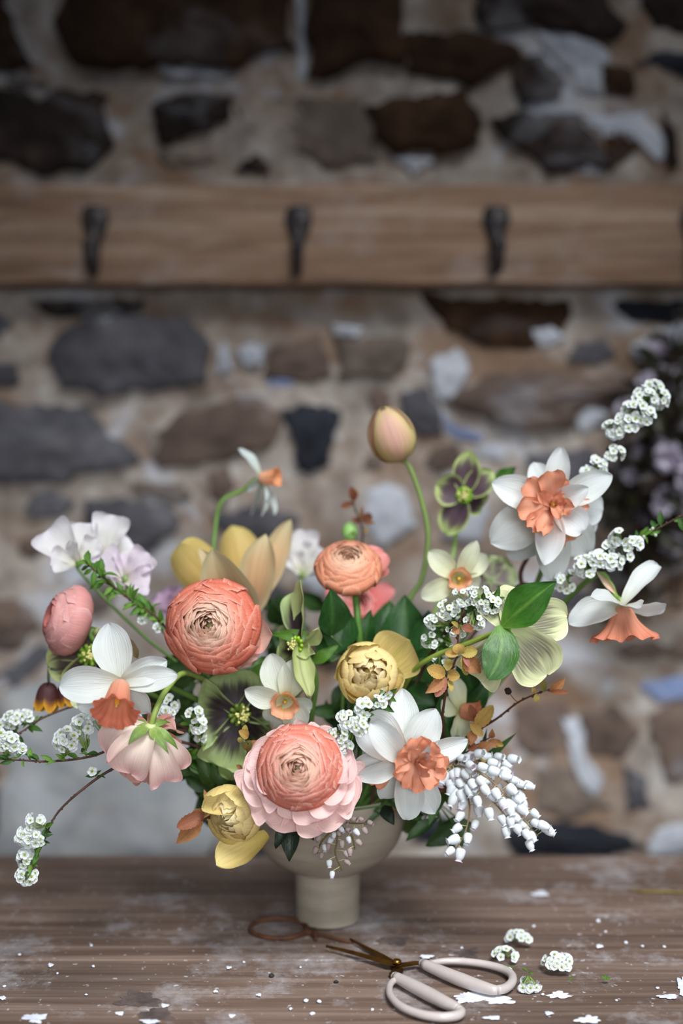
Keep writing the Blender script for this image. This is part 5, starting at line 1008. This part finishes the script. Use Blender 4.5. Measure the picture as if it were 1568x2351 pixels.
goldtwig('blurred russet tipped twig rising behind the orange peach ranunculus', [(830, 1420, 1.08), (828, 1300, 1.085), (832, 1220, 1.085), (812, 1160, 1.085), (806, 1130, 1.085)],
  [(812, 1156, 782, 1164, 16, 4), (812, 1150, 806, 1118, 20, 4), (812, 1152, 822, 1126, 12, 1), (830, 1196, 834, 1162, 12, 1), (832, 1200, 852, 1180, 22, 4), (836, 1200, 862, 1200, 10, 1), (826, 1200, 808, 1190, 12, 4), (834, 1220, 846, 1215, 10, 0)], 6)
mb = MB(); c = PW(803, 1222, 1.085); gb = Thing('green_bud', 'fat light green flower bud blurred above the orange peach ranunculus', 'bud', c, (0, 0, 1))
ball(mb, c, 18 * S(1.085), (150, 196, 110), 12, 10, (1, 1, 1.3)); gb.part(mb, 'bud', M_STEM); stem(gb, c, (0, 0, -1), .0014)
for i in range(3):
    a = i * 2.1 - 1.2; B = c + [0, 0, -.006]; T = B + np.array([.007 * math.cos(a), .007 * math.sin(a) - .002, .008]); mb = MB(); mb.add(*sheet(B, T, .007, (math.cos(a), math.sin(a) - .4, 0), 'leaf', cup=.5, cols=[(0, (120, 160, 80)), (1, (140, 180, 96))])); gb.part(mb, 'sepal', M_LEAF)
p = PW(1166, 1586, .95); sh = Thing('dried_seed_head', 'tiny dark dried seed head on a thread-thin stalk above the bare twig', 'seed head', p, (0, 0, 1))
mb = MB(); ball(mb, p, 8 * S(.95), (50, 36, 34), 8, 6, seed=1); sh.part(mb, 'seed_pod', M_TWIG); mb = MB(); tube(mb, [p, PW(1180, 1605, .95), PW(1192, 1614, .95)], .0003, (90, 66, 54), 5, 8); sh.part(mb, 'stalk', M_TWIG)

# large dark leaves and leafy filler stems
DG = dict(cols=[(0, (46, 84, 36)), (.5, (34, 72, 30)), (1, (40, 80, 32))], mid=(70, 108, 50), mw=.5, mp=14)
def leafstem(label, base, leaves, seed, r=.0012, cc=DG, out='leaf', cup=.4):
    C = PW(*base); th = Thing('leafy_stem', label, 'foliage', C, (0, 0, 1)); g = random.Random(seed)
    for i, (a, b, wd, hint) in enumerate(leaves):
        B, T = PW(*a), PW(*b); mb = MB(); mb.add(*sheet(B, T, wd * S(b[2]), hint, out, bow=.003, cup=cup, fold=.12, ruf=.0006, nu=14, nv=9, seed=i, **cc)); th.part(mb, 'leaf', M_LEAF)
        if np.linalg.norm(B - C) > .002: m2 = MB(); tube(m2, [C, (B + C) / 2 + [0, .002, 0], B], r * .6, (70, 104, 46), 6, 8); th.part(m2, 'leaf_stalk', M_STEM)
    stem(th, C, None, r, via=[(base[0] * .75 + 752 * .25, base[1] + 80, base[2] * .7 + 1.03 * .3)] if base[1] < 1780 else None); return th
leafstem('dark green upright leaves around the thick stem of the orange peach ranunculus', (800, 1500, .99), [((760, 1460, .985), (758, 1350, .975), 84, (.4, -1, 0)), ((770, 1500, .99), (790, 1390, 1.0), 90, (0, -1, .1)), ((835, 1500, 1.0), (852, 1400, 1.0), 50, (-.3, -1, 0)), ((760, 1520, .99), (735, 1440, 1.0), 70, (.4, -1, 0)), ((800, 1520, 1.0), (800, 1420, 1.02), 90, (0, -1, 0))], 1)
leafstem('broad dark green leaves right of the orange peach ranunculus', (920, 1560, 1.02), [((930, 1520, 1.01), (930, 1366, 1.02), 110, (-.1, -1, .1)), ((960, 1540, 1.0), (985, 1400, 1.01), 90, (.2, -1, .1)), ((880, 1500, 1.02), (895, 1380, 1.04), 80, (0, -1, 0)), ((950, 1560, 1.0), (1010, 1480, 1.0), 80, (.1, -1, .3)), ((930, 1590, .99), (1000, 1620, .98), 70, (.1, -1, .4))], 2)
leafstem('dark green pointed leaves behind the double peach daffodil', (1020, 1720, .97), [((1000, 1740, .965), (1020, 1650, .95), 58, (0, -1, .2)), ((1030, 1730, .955), (1062, 1690, .945), 46, (.2, -1, .2)), ((1030, 1700, .98), (1010, 1600, .98), 70, (.1, -1, 0)), ((1010, 1760, .98), (960, 1600, 1.0), 90, (0, -1, 0)), ((1090, 1600, .985), (1050, 1500, .98), 60, (.1, -1, 0)), ((1070, 1640, .985), (1120, 1560, .98), 50, (.1, -1, 0))], 3)
leafstem('nearly black leaf pair drooping over the bowl below the biggest ranunculus', (690, 1880, .95), [((668, 1885, .935), (664, 1978, .925), 46, (0, -1, .2)), ((660, 1890, .93), (632, 1950, .925), 28, (-.2, -1, .2)), ((690, 1890, .94), (720, 1930, .93), 34, (.3, -1, .2)), ((700, 1895, .945), (745, 1905, .94), 30, (0, -1, .4)), ((880, 1850, .955), (905, 1895, .945), 34, (0, -1, .2))], 4, cc=dict(cols=[(0, (30, 44, 30)), (1, (34, 50, 34))]))
leafstem('yellow green narrow leaves behind the round coral ranunculus at centre', (650, 1500, .99), [((720, 1470, .97), (620, 1455, .975), 34, (0, -1, .4)), ((560, 1540, .99), (480, 1600, .985), 30, (0, -1, .3)), ((640, 1520, 1.0), (560, 1560, 1.0), 40, (0, -1, .2)), ((720, 1520, .98), (780, 1480, .98), 30, (0, -1, .2))], 5, cc=dict(cols=[(0, (84, 120, 40)), (1, (70, 112, 36))]), out='lance')
g = random.Random(99)
names = ['between the nodding ranunculus and dark hellebore', 'below the dark hellebore at lower left', 'behind the round coral ranunculus', 'behind the small creamy white daffodil', 'under the yellow centre tulip', 'right of the yellow centre tulip', 'behind the double peach daffodil', 'above the bowl rim at the right', 'behind the amber leaves', 'left of the lower yellow tulip', 'behind the big ranunculus at the rim', 'behind the open buff tulip', 'under the left white daffodil', 'at the far back of the bouquet']
cent = [(470, 1700, 1.0), (480, 1800, 1.0), (480, 1560, 1.03), (640, 1560, 1.02), (800, 1640, 1.02), (930, 1600, 1.05), (960, 1800, 1.0), (1000, 1840, 1.0), (1060, 1580, 1.03), (520, 1780, 1.0), (780, 1820, .98), (640, 1420, 1.09), (400, 1620, 1.01), (860, 1480, 1.09)]
for k, ((cx, cy, Y), nm) in enumerate(zip(cent, names)):
    lv = []
    for j in range(13):
        ax, ay = cx + g.uniform(-45, 45), cy + g.uniform(-60, 60); an = g.uniform(0, 6.3); L = g.uniform(55, 100); y2 = Y + g.uniform(-.02, .03)
        lv.append(((ax, ay, y2), (ax + L * math.cos(an), ay + L * math.sin(an), y2 + g.uniform(-.015, .015)), g.uniform(26, 52), nrm([g.uniform(-.6, .6), -1, g.uniform(-.2, .7)])))
    leafstem('clump of dark green leaves ' + nm, (cx, cy, Y), lv, k, r=.001, cc=dict(cols=[(0, (52, 82, 38)), (1, (44, 76, 34))] if k % 3 else [(0, (70, 96, 40)), (1, (60, 90, 38))], mid=(80, 110, 50), mw=.4))
# hanging dried bunch on the wall at the right
g = random.Random(12); hb = Thing('hanging_flower_bunch', 'blurred bunch of dark twigs with lilac blossoms hanging on the wall at the right edge', 'dried flowers', PW(1580, 800, 1.47), (0, 0, 1))
LIL = MB(); gq = random.Random(4)
for _ in range(16):
    d = rv(gq); LIL.add(*sheet(d * .002, d * .0115, .011, rv(gq), 'round', cup=.5, nu=5, nv=5, cols=[(0, (170, 140, 168)), (.4, (222, 208, 228)), (1, (236, 226, 240))]))
DKL = [sleaf_mesh((52, 54, 34), (60, 58, 38)), sleaf_mesh((64, 50, 40), (56, 44, 36), .012, .005)]; o = LIL.build('blossom', M_FLO); LILM = o.data; bpy.data.objects.remove(o)
for k in range(20):
    x0, y0 = 1560 + g.uniform(-60, 60), 800 + g.uniform(0, 60); x1, y1 = g.uniform(1370, 1640), g.uniform(1050, 1520); Yk = g.uniform(1.36, 1.45)
    pts = [PW(1580, 790, 1.485), PW(x0, y0 + 30, Yk), PW(x0 * .5 + x1 * .5 + g.uniform(-20, 20), y0 * .5 + y1 * .5, Yk), PW(x1, y1, Yk)]
    mb = MB(); P = tube(mb, pts, [.003, .0025, .0015, .0008], (48, 38, 32), 6, 30); hb.part(mb, 'twig', M_TWIG)
    for j in range(34):
        q = P[g.randint(6, 29)]; place(g.choice(DKL), 'leaf', hb.o, hb.inv, q + rv(g) * .012, rv(g), rv(g), g.uniform(1.6, 3.2))
    for j in range(3):
        q = P[g.randint(8, 29)]; place(LILM, 'blossom', hb.o, hb.inv, q + rv(g) * .012 + [0, -.01, 0], rv(g), rv(g), g.uniform(.8, 1.7))
